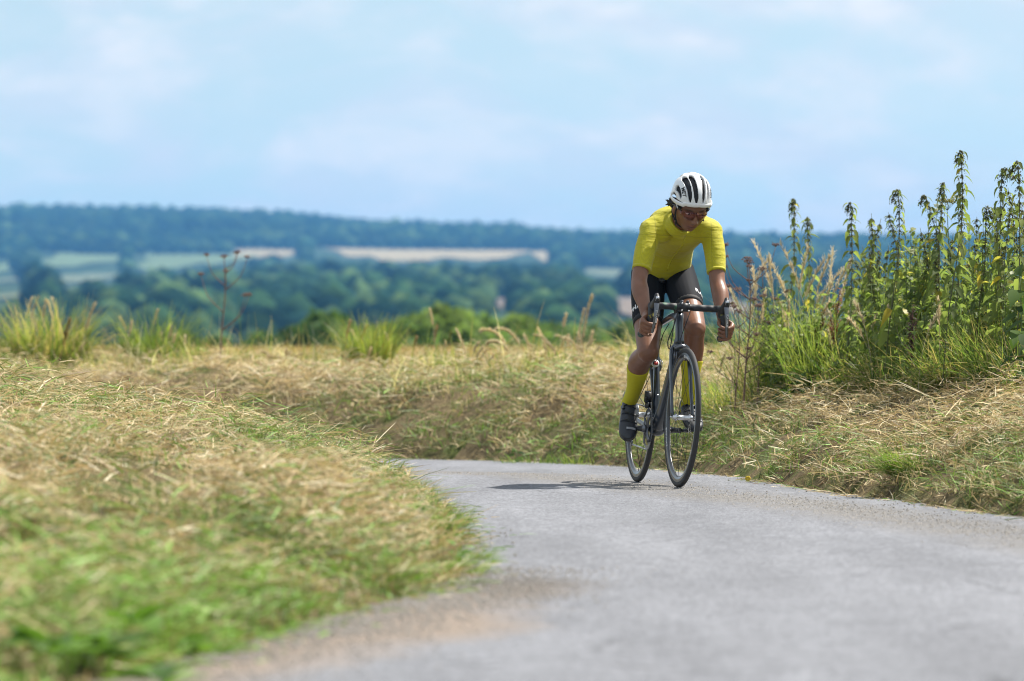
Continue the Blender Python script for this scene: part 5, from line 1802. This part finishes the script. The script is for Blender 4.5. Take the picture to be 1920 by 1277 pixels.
stalk_thing(803, 44.7, .40, 'thin upright brown stalk alone in front of the tallest green bush', droop=.05, head=.3, az=0, colr=STRAW * .8)
stalk_thing(832, 44.4, .32, 'thin green stalk just right of the upright brown stalk', droop=.1, head=.25, az=0, colr=YGREEN)
stalk_thing(770, 43.8, .26, 'thin short straw stalk right of the yellow tussock', droop=.2, head=.3, az=0, colr=STRAW)
stalk_thing(640, 44.8, .44, 'thin straw stalk rising left of the yellow tussock', droop=.05, head=.3, az=0, colr=STRAW)
stalk_thing(672, 45.4, .40, 'thin straw stalk leaning right above the yellow tussock', droop=.3, head=.3, az=0, colr=STRAW)
stalk_thing(234, 45.7, .36, 'straight pale stalk alone between the two left grass clumps', droop=.05, head=.3, az=0)
stalk_thing(150, 45.5, .60, 'tall pale stalk rising from the leftmost clump', droop=.3, head=.35, az=0, hw=1.3)
stalk_thing(515, 45.3, .24, 'pale plume drooping left near the low dark bush', droop=1.6, head=.5, az=3.1, hw=1.6)
stalk_thing(545, 45.3, .24, 'pale plume drooping right near the low dark bush', droop=1.6, head=.5, az=.1, hw=1.6)
stalk_thing(530, 44.8, .22, 'two short pale plumes between the left and right drooping ones', droop=1.0, head=.5, n=2, hw=1.4)

for i in range(16):
    px = gS.uniform(985, 1125) if i < 11 else gS.uniform(870, 940)
    stalk_thing(px, 41.5 + gS.uniform(-.4, 1.2), gS.uniform(.18, .40), 'thin pale seeding grass stalk scattered along the bank crest left of the rider', droop=gS.uniform(.1, 1.6), head=gS.uniform(.3, .55), az=gS.choice([0., 3.1]), hw=1.0)['group'] = 'thin seeding stalks scattered left of the rider'
# dead umbels ---------------------------------------------------------------------
m_dead = simple_mat('dead_brown_stem', (.19, .11, .085), .8, var=.3, scale=30)


def umbel_plant(px, y, h, label, seed, mat, headc, name='dead_umbel', nb=7, cat='dead plant', headr=.045, thick=.005, dots=.0045, flat=False):
    g_ = np.random.default_rng(seed)
    x = (px - 960) / F_PX * y; z = H(x, y) - .01
    t = thing(name, label, cat, (x, y, z))
    mb = MB()
    top = np.array((.04 * h, 0, h))
    main = catmull([(0, 0, 0), (.02 * h, 0, h * .35), (.05 * h, .01, h * .7), top], 12)
    mb.tube(main, list(np.linspace(thick, thick * .35, 12)), 6)
    tips = [(top, headr)]
    for k in range(nb):
        f = g_.uniform(.3, .9); b0 = np.array([np.interp(f, np.linspace(0, 1, 12), main[:, i]) for i in range(3)])
        a = g_.choice([0, math.pi]) + g_.normal(0, .7); ln = h * g_.uniform(.18, .42) * (1.15 - f * .5)
        tip = b0 + np.array((math.cos(a) * ln * .6, math.sin(a) * ln * .5, ln * g_.uniform(.65, 1.0)))
        mb.tube([b0, (b0 + tip) / 2 + (math.cos(a) * ln * .12, 0, -.02 * h), tip], [thick * .5, thick * .35, thick * .22], 5, 7)
        tips.append((tip, headr * g_.uniform(.55, 1.0)))
    mb.build('stem', mat, t)
    for tip, r in tips:
        hb = MB(); ray = MB()
        n = 13
        for q in range(n):
            a = 2.4 * q; rr = r * math.sqrt((q + .5) / n)
            e_ = tip + np.array((math.cos(a) * rr, math.sin(a) * rr, r * (.85 if flat else .75 - .3 * (rr / r) ** 2) + g_.normal(0, .003)))
            ray.tube([tip, e_], [thick * .16, thick * .12], 3)
            for w in range(6):
                hb.ellipsoid(e_ + g_.normal(0, dots * 1.1, 3), (dots, dots, dots * (.6 if flat else 1)), 5, 3)
        hd_ = ray.build('seed_head', mat, t)
        hb.build('seeds', headc, hd_)
    return t


umbel_plant(412, 45.5, .88, 'tall dead brown umbel with two branches standing blurred at left', 31, m_dead, m_dead, nb=8, headr=.034, thick=.009, dots=.003)
umbel_plant(1392, 32.6, .92, 'tall dead brown umbel with fine seed heads right of the rider', 32, m_dead, m_dead, nb=13, headr=.030, thick=.0065, dots=.0026)
umbel_plant(1418, 32.9, .86, 'second dead umbel close behind the tall one right of the rider', 33, m_dead, m_dead, nb=10, headr=.028, thick=.0055, dots=.0026)
umbel_plant(1376, 32.4, .66, 'reddish dead umbel half hidden by the yellow sleeve', 34, m_dead, m_dead, nb=10, headr=.026, thick=.005, dots=.0024)
m_umw = simple_mat('cream_umbel_flower', (.50, .52, .34), .8, var=.2, scale=60)
m_umy = simple_mat('olive_umbel_seed', (.22, .21, .05), .8, var=.2, scale=60)
m_gstem = simple_mat('green_stem', (.10, .15, .04), .6, var=.25, scale=30)
umbel_plant(1742, 30.6, .95, 'hogweed with small flat cream umbel above the nettles, left of the olive one', 35, m_gstem, m_umw, name='hogweed', nb=1, cat='wildflower', headr=.042, thick=.005, dots=.004, flat=True)
umbel_plant(1762, 30.2, .99, 'hogweed with broad flat olive seed umbel above the nettles', 36, m_gstem, m_umy, name='hogweed', nb=1, cat='wildflower', headr=.06, thick=.006, dots=.006, flat=True)
umbel_plant(1782, 30.8, 1.01, 'hogweed with small pale umbel just left of the tallest nettle', 37, m_gstem, m_umw, name='hogweed', nb=1, cat='wildflower', headr=.040, thick=.005, dots=.004, flat=True)

# nettles ---------------------------------------------------------------------------
m_nleaf = leafy_mat('nettle_leaf', False, (.165, .215, .07), trans=.62, rough=.6, objvar=1, spec=.15)
m_nstem = simple_mat('nettle_stem', (.10, .105, .045), .7, var=.4, scale=12)
m_tassel = leafy_mat('nettle_tassel', True, trans=.4, rough=.7)


def leaf_mesh(name, w=.36, fold=.35, curl=.5, teeth=True):
    """one nettle leaf, unit length along +x, folded at the midrib and drooping to the tip"""
    n = 9; V = []; F = []
    for i in range(n):
        t = i / (n - 1)
        ww = w * (math.sin(math.pi * min(1, t * 1.0) ** .62)) * (1 - .25 * t) if 0 < t < 1 else .01
        if teeth and 0 < i < n - 1: ww *= 1.0 if i % 2 else .84
        x = t * math.cos(curl * t * .6); z = -.5 * curl * t * t
        V += [(x, -ww * .5, z + fold * ww * .5), (x, 0, z), (x, ww * .5, z + fold * ww * .5)]
    for i in range(n - 1):
        a = i * 3; b_ = a + 3
        F += [(a, a + 1, b_ + 1, b_), (a + 1, a + 2, b_ + 2, b_ + 1)]
    me = bpy.data.meshes.new(name); me.from_pydata(V, [], F)
    me.polygons.foreach_set('use_smooth', [True] * len(F)); me.materials.append(m_nleaf)
    return me


LEAVES = [leaf_mesh('leaf', .42, .4, .7), leaf_mesh('leaf', .36, .7, 1.0), leaf_mesh('leaf', .46, .3, .5)]
n_leaf = 0


def nettle(px, top_py, y, label, seed, group=None, hook=0.0, lean=None, leafscale=1.0, gap=.054):
    global n_leaf
    g_ = np.random.default_rng(seed)
    x = (px - 960) / F_PX * y; z = H(x, y) - .01
    h = at(px, top_py, y)[2] - z
    t = thing('nettle', label, 'nettle', (x, y, z), group)
    ln = g_.normal(0, .11) if lean is None else lean
    b0 = -ln * h
    P_ = [(b0 * .9, 0, 0), (b0 * .6 + g_.normal(0, .02), g_.normal(0, .03), h * .35), (b0 * .2 + g_.normal(0, .028), g_.normal(0, .03), h * .7), (0, 0, h * (1 - .02 * abs(hook)))]
    if hook:
        P_[-1] = (hook * .03, 0, h); P_ += [(hook * .075, 0, h - .012), (hook * .105, 0, h - .055)]
    st_ = catmull(P_, 24)
    mb = MB(); mb.tube(st_, list(np.linspace(.0036, .0014, 24)), 5); mb.build('stem', m_nstem, t)
    arc = np.concatenate([[0], np.cumsum(np.linalg.norm(np.diff(st_, axis=0), axis=1))]); LT = arc[-1]

    def on(s): return np.array([np.interp(s, arc, st_[:, i]) for i in range(3)])
    s = LT * .12; a0 = g_.uniform(0, 6.28); k = 0
    TP, TA, TE, TL, TC = [], [], [], [], []
    while s < LT * .985:
        f = s / LT; p = on(s)
        a = a0 + (k % 2) * math.pi / 2 + g_.normal(0, .25)
        size = leafscale * np.interp(f, [.1, .35, .6, .8, .95, 1], [.088, .110, .092, .064, .045, .034]) * g_.uniform(.8, 1.2)
        pr = np.interp(f, [.1, .3, .7, 1], [.6, .95, .9, .8])
        for sgn in (0, math.pi):
            if g_.uniform() > pr: continue
            o = link_mesh('leaf', LEAVES[g_.integers(0, 3)], None, t)
            pet = .012 + size * .18
            aa = a + sgn + g_.normal(0, .15)
            dr = g_.uniform(.15, 1.0) + (.25 if f < .3 else 0)
            o.location = p + np.array((math.cos(aa), math.sin(aa), -.1)) * pet * .6
            o.rotation_euler = (g_.normal(0, .3), dr, aa)
            o.scale = (size, size, size); n_leaf += 1
        if f > .50:
            for q in range(int(3 + 8 * f)):
                aa = a + g_.uniform(0, 6.28); nn_ = 7
                l = g_.uniform(.014, .052) * (1.25 - .6 * f)
                for w in range(nn_):
                    tq = w / nn_
                    TP.append(p + np.array((math.cos(aa) * l * tq ** .6 * .8, math.sin(aa) * l * tq ** .6 * .8, .004 - l * tq ** 1.5 * 1.1)) + g_.normal(0, .002, 3))
                    TA.append(g_.uniform(0, 6.28)); TE.append(g_.uniform(-1.4, .3)); TL.append(g_.uniform(.006, .012))
                    TC.append(np.array([(.17, .18, .085), (.13, .13, .07), (.21, .215, .11), (.14, .115, .085)][g_.integers(0, 4)]) * g_.uniform(.7, 1.25))
        s += gap * np.interp(f, [0, .5, 1], [1.25, 1.0, .42]) * g_.uniform(.85, 1.15); k += 1
    if TP:
        V, Q, CC = ribbons(np.array(TP), np.array(TA), np.array(TE), np.zeros(len(TP)), np.array(TL), np.full(len(TP), .0075), 1, None, .5, np.array(TC))
        link_mesh('seed_tassels', fast_mesh('seed_tassels', V, Q, CC), m_tassel, t)['kind'] = 'stuff'
    return t


TALL = [  # px, top, distance, hook, lean, label
    (1806, 291, 28.6, -.35, .10, 'tallest nettle of all, its dark tip nodding left against the sky'),
    (1868, 322, 28.4, 1.0, .02, 'tall nettle with tip hooked over to the right, right of the tallest'),
    (1890, 352, 28.9, 0, .03, 'straight tall nettle directly right of the hooked one'),
    (1916, 312, 27.6, -.6, .04, 'tall nettle cut by the right edge of the frame'),
    (1690, 364, 30.4, -.5, .10, 'lone nettle leaning left with gap of sky at either side'),
    (1598, 386, 31.6, -.3, .06, 'leftmost of the tall green nettles, dense dark top against the hill'),
    (1634, 400, 31.9, 0, 0, 'slender nettle just right of the leftmost tall nettle'),
    (1666, 398, 31.2, 0, 0, 'nettle with broad bushy top between the slender one and the leaning one'),
    (1652, 410, 31.6, 0, .02, 'short nettle close behind the bushy topped one'),
    (1740, 372, 30.2, -.4, .03, 'nettle beneath the cream umbel'),
    (1772, 352, 29.8, -.3, .02, 'nettle rising beneath the olive seed umbel'),
    (1798, 330, 29.3, 0, .02, 'second tallest nettle, close left of the tallest'),
    (1845, 395, 28.8, .4, 0, 'nettle standing in the gap between the tallest and the hooked one'),
    (1490, 380, 33.4, -.2, .02, 'thin dark nettle alone above the tall grass right of the rider'),
    (1512, 414, 33.8, .2, -.02, 'shorter thin nettle beside the lone dark one'),
]
for i, (px, tp, y, hook, lean, lab) in enumerate(TALL):
    nettle(px, tp, y, lab, 700 + i, 'nettles on the right verge', hook, lean)
gN = np.random.default_rng(808)
for i in range(40):
    px = gN.uniform(1592, 1945)
    y = np.interp(px, [1590, 1920], [32.4, 28.2]) + gN.uniform(-.6, 1.6)
    tp = np.interp(px, [1590, 1700, 1760, 1920], [470, 440, 405, 370]) + gN.uniform(-5, 95)
    nettle(px, tp, y, 'leafy green nettle within the dense nettle bed on the right verge', 760 + i, 'nettles packed in the bed on the right verge', 0, None, 1.05, .060)


def leafy_fill(px, top_py, y, label, seed, group):
    """a short bushy nettle, its small leaves joined into one part"""
    g_ = np.random.default_rng(seed)
    x = (px - 960) / F_PX * y; z = H(x, y) - .01
    h = at(px, top_py, y)[2] - z
    t = thing('nettle', label, 'nettle', (x, y, z), group)
    sm = MB(); lp, la, le_, ll = [], [], [], []
    for q in range(4):
        a = g_.uniform(0, 6.28); r = g_.uniform(.02, .09); hh = h * g_.uniform(.6, 1)
        st_ = catmull([(math.cos(a) * r * .4, math.sin(a) * r * .4, 0), (math.cos(a) * r * .8, math.sin(a) * r * .8, hh * .5), (math.cos(a) * r, math.sin(a) * r, hh)], 10)
        sm.tube(st_, list(np.linspace(.003, .0012, 10)), 4)
        for f in np.arange(.15, 1, .05 / hh):
            p = np.array([np.interp(f, np.linspace(0, 1, 10), st_[:, i]) for i in range(3)])
            for _ in range(2):
                lp.append(p); la.append(g_.uniform(0, 6.28)); le_.append(g_.uniform(-.6, .7)); ll.append(g_.uniform(.05, .10) * (1.15 - .5 * f))
    sm.build('stem', m_gstem, t)
    n = len(lp); ll = np.array(ll)
    C = np.array([(.21, .265, .075), (.15, .205, .06), (.28, .31, .09), (.12, .17, .05), (.46, .40, .10)])[np.clip(g_.exponential(1.2, n), 0, 4).astype(int)] * g_.uniform(.75, 1.25, (n, 1))
    base = np.array(lp); az = np.array(la); el = np.array(le_); bend = g_.uniform(.5, 1.5, n)
    # leaf shape: narrow - wide - narrow
    d0 = np.stack([np.cos(az) * np.cos(el), np.sin(az) * np.cos(el), np.sin(el)], 1)
    d1 = np.stack([np.cos(az) * np.cos(el - bend), np.sin(az) * np.cos(el - bend), np.sin(el - bend)], 1)
    sd = np.stack([-np.sin(az), np.cos(az), g_.normal(0, .3, n)], 1)
    m1 = base + d0 * (ll * .3)[:, None]; m2 = m1 + (d0 + d1) * (ll * .2)[:, None]; tp_ = m2 + d1 * (ll * .4)[:, None]
    w = ll * .24
    V = np.stack([base, m1 - sd * w[:, None], m1 + sd * w[:, None], m2 - sd * (w * .85)[:, None], m2 + sd * (w * .85)[:, None], tp_], 1).reshape(-1, 3)
    b6 = np.arange(n)[:, None] * 6
    F = np.concatenate([b6 + np.array([[0, 2, 1]]), b6 + np.array([[1, 2, 4]]), b6 + np.array([[1, 4, 3]]), b6 + np.array([[3, 4, 5]])], 1).reshape(-1, 3)
    link_mesh('foliage', fast_mesh('foliage', V, F, np.repeat(C, 6, 0)), m_blade, t)['kind'] = 'stuff'


for i in range(120):
    px = gN.uniform(1580, 1950)
    y = np.interp(px, [1590, 1920], [32.0, 28.0]) + gN.uniform(-.5, 1.8)
    leafy_fill(px, np.interp(px, [1590, 1700, 1920], [480, 440, 400]) + gN.uniform(-10, 160), y, 'short bushy yellow green nettle filling the bed below the tall ones', 860 + i, 'short nettles filling the bed')
for i in range(16):
    px = gN.uniform(1420, 1580)
    leafy_fill(px, gN.uniform(500, 600), 32.8 + gN.uniform(-.4, .6), 'short leafy nettle among the grass clumps right of the rider', 960 + i, 'short nettles among the grass right of the rider')
print('LEAVES', n_leaf)

# grass round the nettle feet and the tall clump right of the rider
tussock(1468, 0, 33.2, .70, .28, 420, [YGREEN, GREEN, YGREEN * 1.2, STRAW, STRAW, PALE], 'tall yellow green grass clump with seed stalks right of the rider', w=.006, seed=21, stalks=18, stalk_h=.98, droop=.8)
tussock(1500, 0, 33.0, .70, .24, 520, [GREEN, YGREEN, YGREEN], 'green grass clump below the lone dark nettle', w=.006, seed=22, stalks=6, stalk_h=.62)
tussock(1550, 0, 32.4, .60, .24, 520, [GREEN, YGREEN, YGREEN], 'green grass clump at the foot of the rusty dock', w=.006, seed=23, stalks=3, stalk_h=.5)
tussock(1395, 0, 33.8, .32, .24, 420, [YGREEN, GREEN, STRAW], 'bright grass clump below the dead umbels right of the rider', w=.006, seed=24, stalks=6, stalk_h=.5)
tussock(1345, 0, 34.5, .20, .20, 220, [YGREEN, GREEN], 'low bright grass behind the right hand grip of the rider', w=.006, seed=25)
gT = np.random.default_rng(55)
for i, px in enumerate(np.linspace(1590, 1935, 17)):
    y = np.interp(px, [1590, 1920], [31.6, 27.6]) + gT.uniform(-.2, .9)
    tussock(px + gT.uniform(-10, 10), 0, y, gT.uniform(.26, .50), .13, 230, [GREEN, YGREEN, DKGREEN, GREEN * .8, STRAW] if i % 3 else [GREEN, YGREEN, STRAW * .8],
            'green grass clump hanging over the hay at the foot of the nettles', lean=.45 if i % 2 else 0, leanaz=-2.0, w=.006, seed=40 + i, stalks=2 if i % 3 == 0 else 0, stalk_h=.5,
            group='grass clumps at the foot of the nettles', droop=1.5)
tussock(1703, 0, 25.75, .26, .10, 330, [GREEN, (.13, .23, .03), YGREEN, GREEN * .75], 'bright green grass tuft hanging down to the road edge at right', lean=.75, leanaz=-2.4, w=.0045, seed=70, droop=1.3)
tussock(1010, 0, 36.2, .15, .25, 300, [GREEN * .8, DKGREEN, GREEN], 'dark green grass patch at the road edge left of the rear wheel', w=.005, seed=71, droop=1.4)
tussock(1090, 0, 35.6, .13, .2, 200, [GREEN * .8, DKGREEN, YGREEN], 'green tuft on the road edge close left of the rear wheel', w=.005, seed=72, droop=1.4)
tussock(850, 0, 20.0, .20, .03, 16, [GREEN, (.13, .26, .04)], 'few soft green blades leaning out over the lane edge', lean=.5, leanaz=.2, w=.005, seed=73)
for i, (px, y, hh) in enumerate(((842, 17.6, .14), (800, 19.4, .16), (862, 18.7, .12), (760, 22.5, .14), (830, 21.0, .12), (725, 25.5, .12))):
    tussock(px, 0, y, hh, .10, 130, [GREEN, (.14, .27, .04), YGREEN], 'green grass tuft hanging over the left edge of the lane', lean=.5, leanaz=.0, w=.005, seed=80 + i, group='green tufts along the left road edge', droop=1.3)

# rusty dock, bramble, broad-leaved weeds ----------------------------------------------------
m_dock = leafy_mat('dock_seed', True, trans=.3)


def dock(px, y, h, label, seed, cc=(.28, .10, .04), lean=.12):
    g_ = np.random.default_rng(seed)
    x = (px - 960) / F_PX * y; z = H(x, y) - .01
    t = thing('dock', label, 'weed', (x, y, z))
    st_ = catmull([(-lean * h, 0, 0), (-lean * .5 * h, 0, h * .5), (0, 0, h)], 12)
    mb = MB(); mb.tube(st_, list(np.linspace(.004, .0018, 12)), 5)
    TP = []
    for k in range(9):
        f = g_.uniform(.45, .95); p = np.array([np.interp(f, np.linspace(0, 1, 12), st_[:, i]) for i in range(3)])
        a = g_.uniform(0, 6.28); l = h * .16 * (1.3 - f)
        q = p + np.array((math.cos(a) * l * .5, math.sin(a) * l * .5, l))
        mb.tube([p, q], [.002, .001], 4)
        for w in np.linspace(.1, 1, 12):
            for _ in range(4): TP.append(p * (1 - w) + q * w + g_.normal(0, .006, 3))
    for f in np.linspace(.5, 1, 40):
        p = np.array([np.interp(f, np.linspace(0, 1, 12), st_[:, i]) for i in range(3)])
        for _ in range(5): TP.append(p + g_.normal(0, .008, 3))
    mb.build('stem', m_dead, t)
    TP = np.array(TP); n = len(TP)
    V, Q, CC = ribbons(TP, g_.uniform(0, 6.28, n), g_.uniform(-1, 1, n), np.zeros(n), np.full(n, .009), np.full(n, .008), 1, None, .5, np.array(cc) * g_.uniform(.6, 1.4, (n, 1)))
    link_mesh('seed_spike', fast_mesh('seed_spike', V, Q, CC), m_dock, t)
    return t


dock(1575, 32.2, .62, 'rusty orange dock spike left of the tall nettles', 91)
dock(1545, 32.6, .50, 'brown dock spike leaning right below the rusty one', 92, (.20, .10, .04), .2)
dock(132, 45.6, .46, 'ochre dock spike leaning right in the leftmost grass clump', 93, (.30, .17, .05), .25)
dock(1712, 29.9, .50, 'purple brown dead spike among the nettles', 94, (.10, .05, .06), .02)

m_bleaf = leafy_mat('broad_leaf', False, (.10, .20, .030), trans=.4, rough=.4)
m_dleaf = leafy_mat('dark_leaf', False, (.055, .10, .028), trans=.35, rough=.65, spec=.1)
BROAD = leaf_mesh('leaf', .55, .25, .5, False); BROAD.materials.clear(); BROAD.materials.append(m_bleaf)
BROADD = leaf_mesh('leaf', .6, .25, .5, False); BROADD.materials.clear(); BROADD.materials.append(m_dleaf)


def rosette(px, y, n, size, label, seed, me=BROAD, rise=.6, height=.0, group=None, name='broad_leaf_weed'):
    g_ = np.random.default_rng(seed)
    x = (px - 960) / F_PX * y; z = H(x, y)
    t = thing(name, label, 'weed', (x, y, z), group)
    if height:
        mb = MB(); mb.tube([(0, 0, -.01), (.01, 0, height * .5), (0, .01, height)], [.005, .004, .002], 5, 8); mb.build('stem', m_gstem, t)
    for k in range(n):
        a = 2.4 * k + g_.normal(0, .3); s = size * g_.uniform(.65, 1.15)
        o = link_mesh('leaf', me, None, t)
        o.location = (math.cos(a) * .01, math.sin(a) * .01, .03 + (height * (k + .5) / n if height else g_.uniform(0, .06)))
        o.rotation_euler = (g_.normal(0, .25), -rise * g_.uniform(.2, 1.2) + (.5 if height else 0), a); o.scale = (s, s, s)
    return t


rosette(180, 12.3, 9, .15, 'bright green broad leaved weed near the bottom left corner', 101)
rosette(255, 12.8, 8, .14, 'bright green broad leaved weed in the middle of the bottom left patch', 102)
rosette(395, 13.2, 7, .13, 'bright green broad leaved weed nearest the road in the bottom left patch', 103)
rosette(90, 12.0, 8, .14, 'bright green broad leaved weed touching the bottom left corner', 104)
rosette(300, 11.9, 7, .12, 'bright green broad leaved weed lowest at bottom left near the dirt', 105)
rosette(775, 19.8, 6, .07, 'small bright leaved weed on the left bank edge above the lane', 106)
rosette(858, 17.9, 6, .06, 'small bright leaved weed at the foot of the left bank tip', 107)
rosette(1912, 27.3, 16, .13, 'large dark leaved bush cut by the right edge of the frame', 108, BROADD, .3, .62, name='leafy_shrub')
rosette(1925, 27.0, 12, .12, 'dark leaved bush at the right edge in front of the nettles', 109, BROADD, .3, .42, name='leafy_shrub')
rosette(1505, 32.2, 10, .12, 'dark broad leaved weed low between the grass clumps right of the rider', 110, BROADD, .5, .16)
rosette(1470, 32.0, 7, .10, 'broad leaved weed at the foot of the tall yellow green clump', 111, BROADD, .5, .1)
rosette(968, 36.6, 8, .07, 'dark leaved weed on the verge left of the rear wheel', 112, BROADD, .5, .12)

# fallen bramble stems, stems of hay, a flower, stones -------------------------------------------
m_twig = simple_mat('red_brown_twig', (.13, .065, .045), .7, var=.3, scale=30)


def twig(pts, label, r=.003, extra=()):
    P_ = []
    for px, y, dz in pts:
        x = (px - 960) / F_PX * y; P_.append((x, y, H(x, y) + dz))
    P_ = np.array(P_); o_ = P_[0]
    t = thing('twig', label, 'twig', tuple(o_))
    mb = MB(); mb.tube(P_ - o_, list(np.linspace(r, r * .4, len(P_))), 6, 18); mb.build('stem', m_twig, t)
    for e_ in extra:
        Q_ = np.array([((px - 960) / F_PX * y, y, H((px - 960) / F_PX * y, y) + dz) for px, y, dz in e_])
        mb = MB(); mb.tube(Q_ - o_, list(np.linspace(r * .6, r * .3, len(Q_))), 5, 12); mb.build('side_shoot', m_twig, t)


twig([(1845, 27.4, .09), (1790, 27.2, .06), (1740, 27.0, .05), (1690, 27.4, .06)], 'long red brown twig lying on the hay below the nettles', .0032, [[(1740, 27.0, .05), (1728, 26.6, .03)]])
twig([(1870, 27.8, .13), (1830, 28.0, .10), (1785, 28.0, .07)], 'short dead stem lying above the long twig at right', .003)
twig([(1860, 27.5, .18), (1890, 27.1, .12), (1918, 26.8, .08)], 'bramble stem sloping down to the right edge of the frame', .003)
twig([(1880, 26.6, .05), (1905, 26.4, .07), (1935, 26.6, .06)], 'short twig on the hay near the right edge', .0026)
m_pet = simple_mat('yellow_petal', (.75, .52, .02), .6, var=.1)
x = (1402 - 960) / F_PX * 28.6
fl = thing('yellow_flower', 'tiny yellow flower on the verge edge right of the front wheel', 'flower', (x, 28.6, H(x, 28.6)))
mb = MB(); mb.tube([(0, 0, 0), (.004, 0, .03), (0, -.01, .062)], [.0015, .0012, .001], 5, 6); mb.build('stem', m_gstem, fl)
for k in range(6):
    a = k * math.pi / 3; mb = MB(); mb.ellipsoid((math.cos(a) * .008, -.012, .064 + math.sin(a) * .008), (.0075, .0025, .0055), 8, 5); mb.build('petal', m_pet, fl)

m_stone = simple_mat('road_grit', (.27, .25, .225), .9, var=.5, scale=60)
g_ = np.random.default_rng(321)
n = 5200
OV = np.array([(1, 0, 0), (-1, 0, 0), (0, 1, 0), (0, -1, 0), (0, 0, 1), (0, 0, -1)], float)
OF = np.array([(0, 2, 4), (2, 1, 4), (1, 3, 4), (3, 0, 4), (2, 0, 5), (1, 2, 5), (3, 1, 5), (0, 3, 5)])
kk = g_.integers(200, 640, n * 6); kk = kk[(La[kk, 1] > 12) & (La[kk, 1] < 41)][:n * 2]
u = np.where(g_.uniform(0, 1, len(kk)) < .5, g_.uniform(.0, .05, len(kk)), g_.uniform(.96, 1, len(kk)))
pt = La[kk] * (1 - u)[:, None] + Ra[kk] * u[:, None] + g_.normal(0, .05, (len(kk), 2))
bp_ = catmull(BAND, 900)[g_.integers(150, 760, 5200)] + g_.normal(0, .15, (5200, 2))
kf = g_.integers(0, 900, 1500); LEd = catmull(LE, 900)[kf]; ok_ = (LEd[:, 1] > 12) & (LEd[:, 1] < 18)
fr_p = np.repeat(LEd[ok_], 14, 0); fr_p = fr_p + np.stack([np.abs(g_.normal(0, .20, len(fr_p))), g_.normal(0, .12, len(fr_p))], 1)
pt = np.vstack([pt[(pt[:, 1] > 13)][:900], bp_, fr_p])
m = len(pt); s = g_.uniform(.0022, .0070, m)
V = OV[None] * g_.uniform(.6, 1.2, (m, 6, 1)) * s[:, None, None] * np.array((1, 1, .7)) + np.stack([pt[:, 0], pt[:, 1], road_z(pt[:, 0], pt[:, 1]) + s * .5], 1)[:, None]
F = OF[None] + (np.arange(m) * 6)[:, None, None]
o = link_mesh('gravel', fast_mesh('gravel', V.reshape(-1, 3), F.reshape(-1, 3)), m_stone)
tag(o, 'loose grit scattered along the crown and edges of the lane', 'gravel', kind='stuff')
print('OBJECTS TOTAL', len(sc.objects))
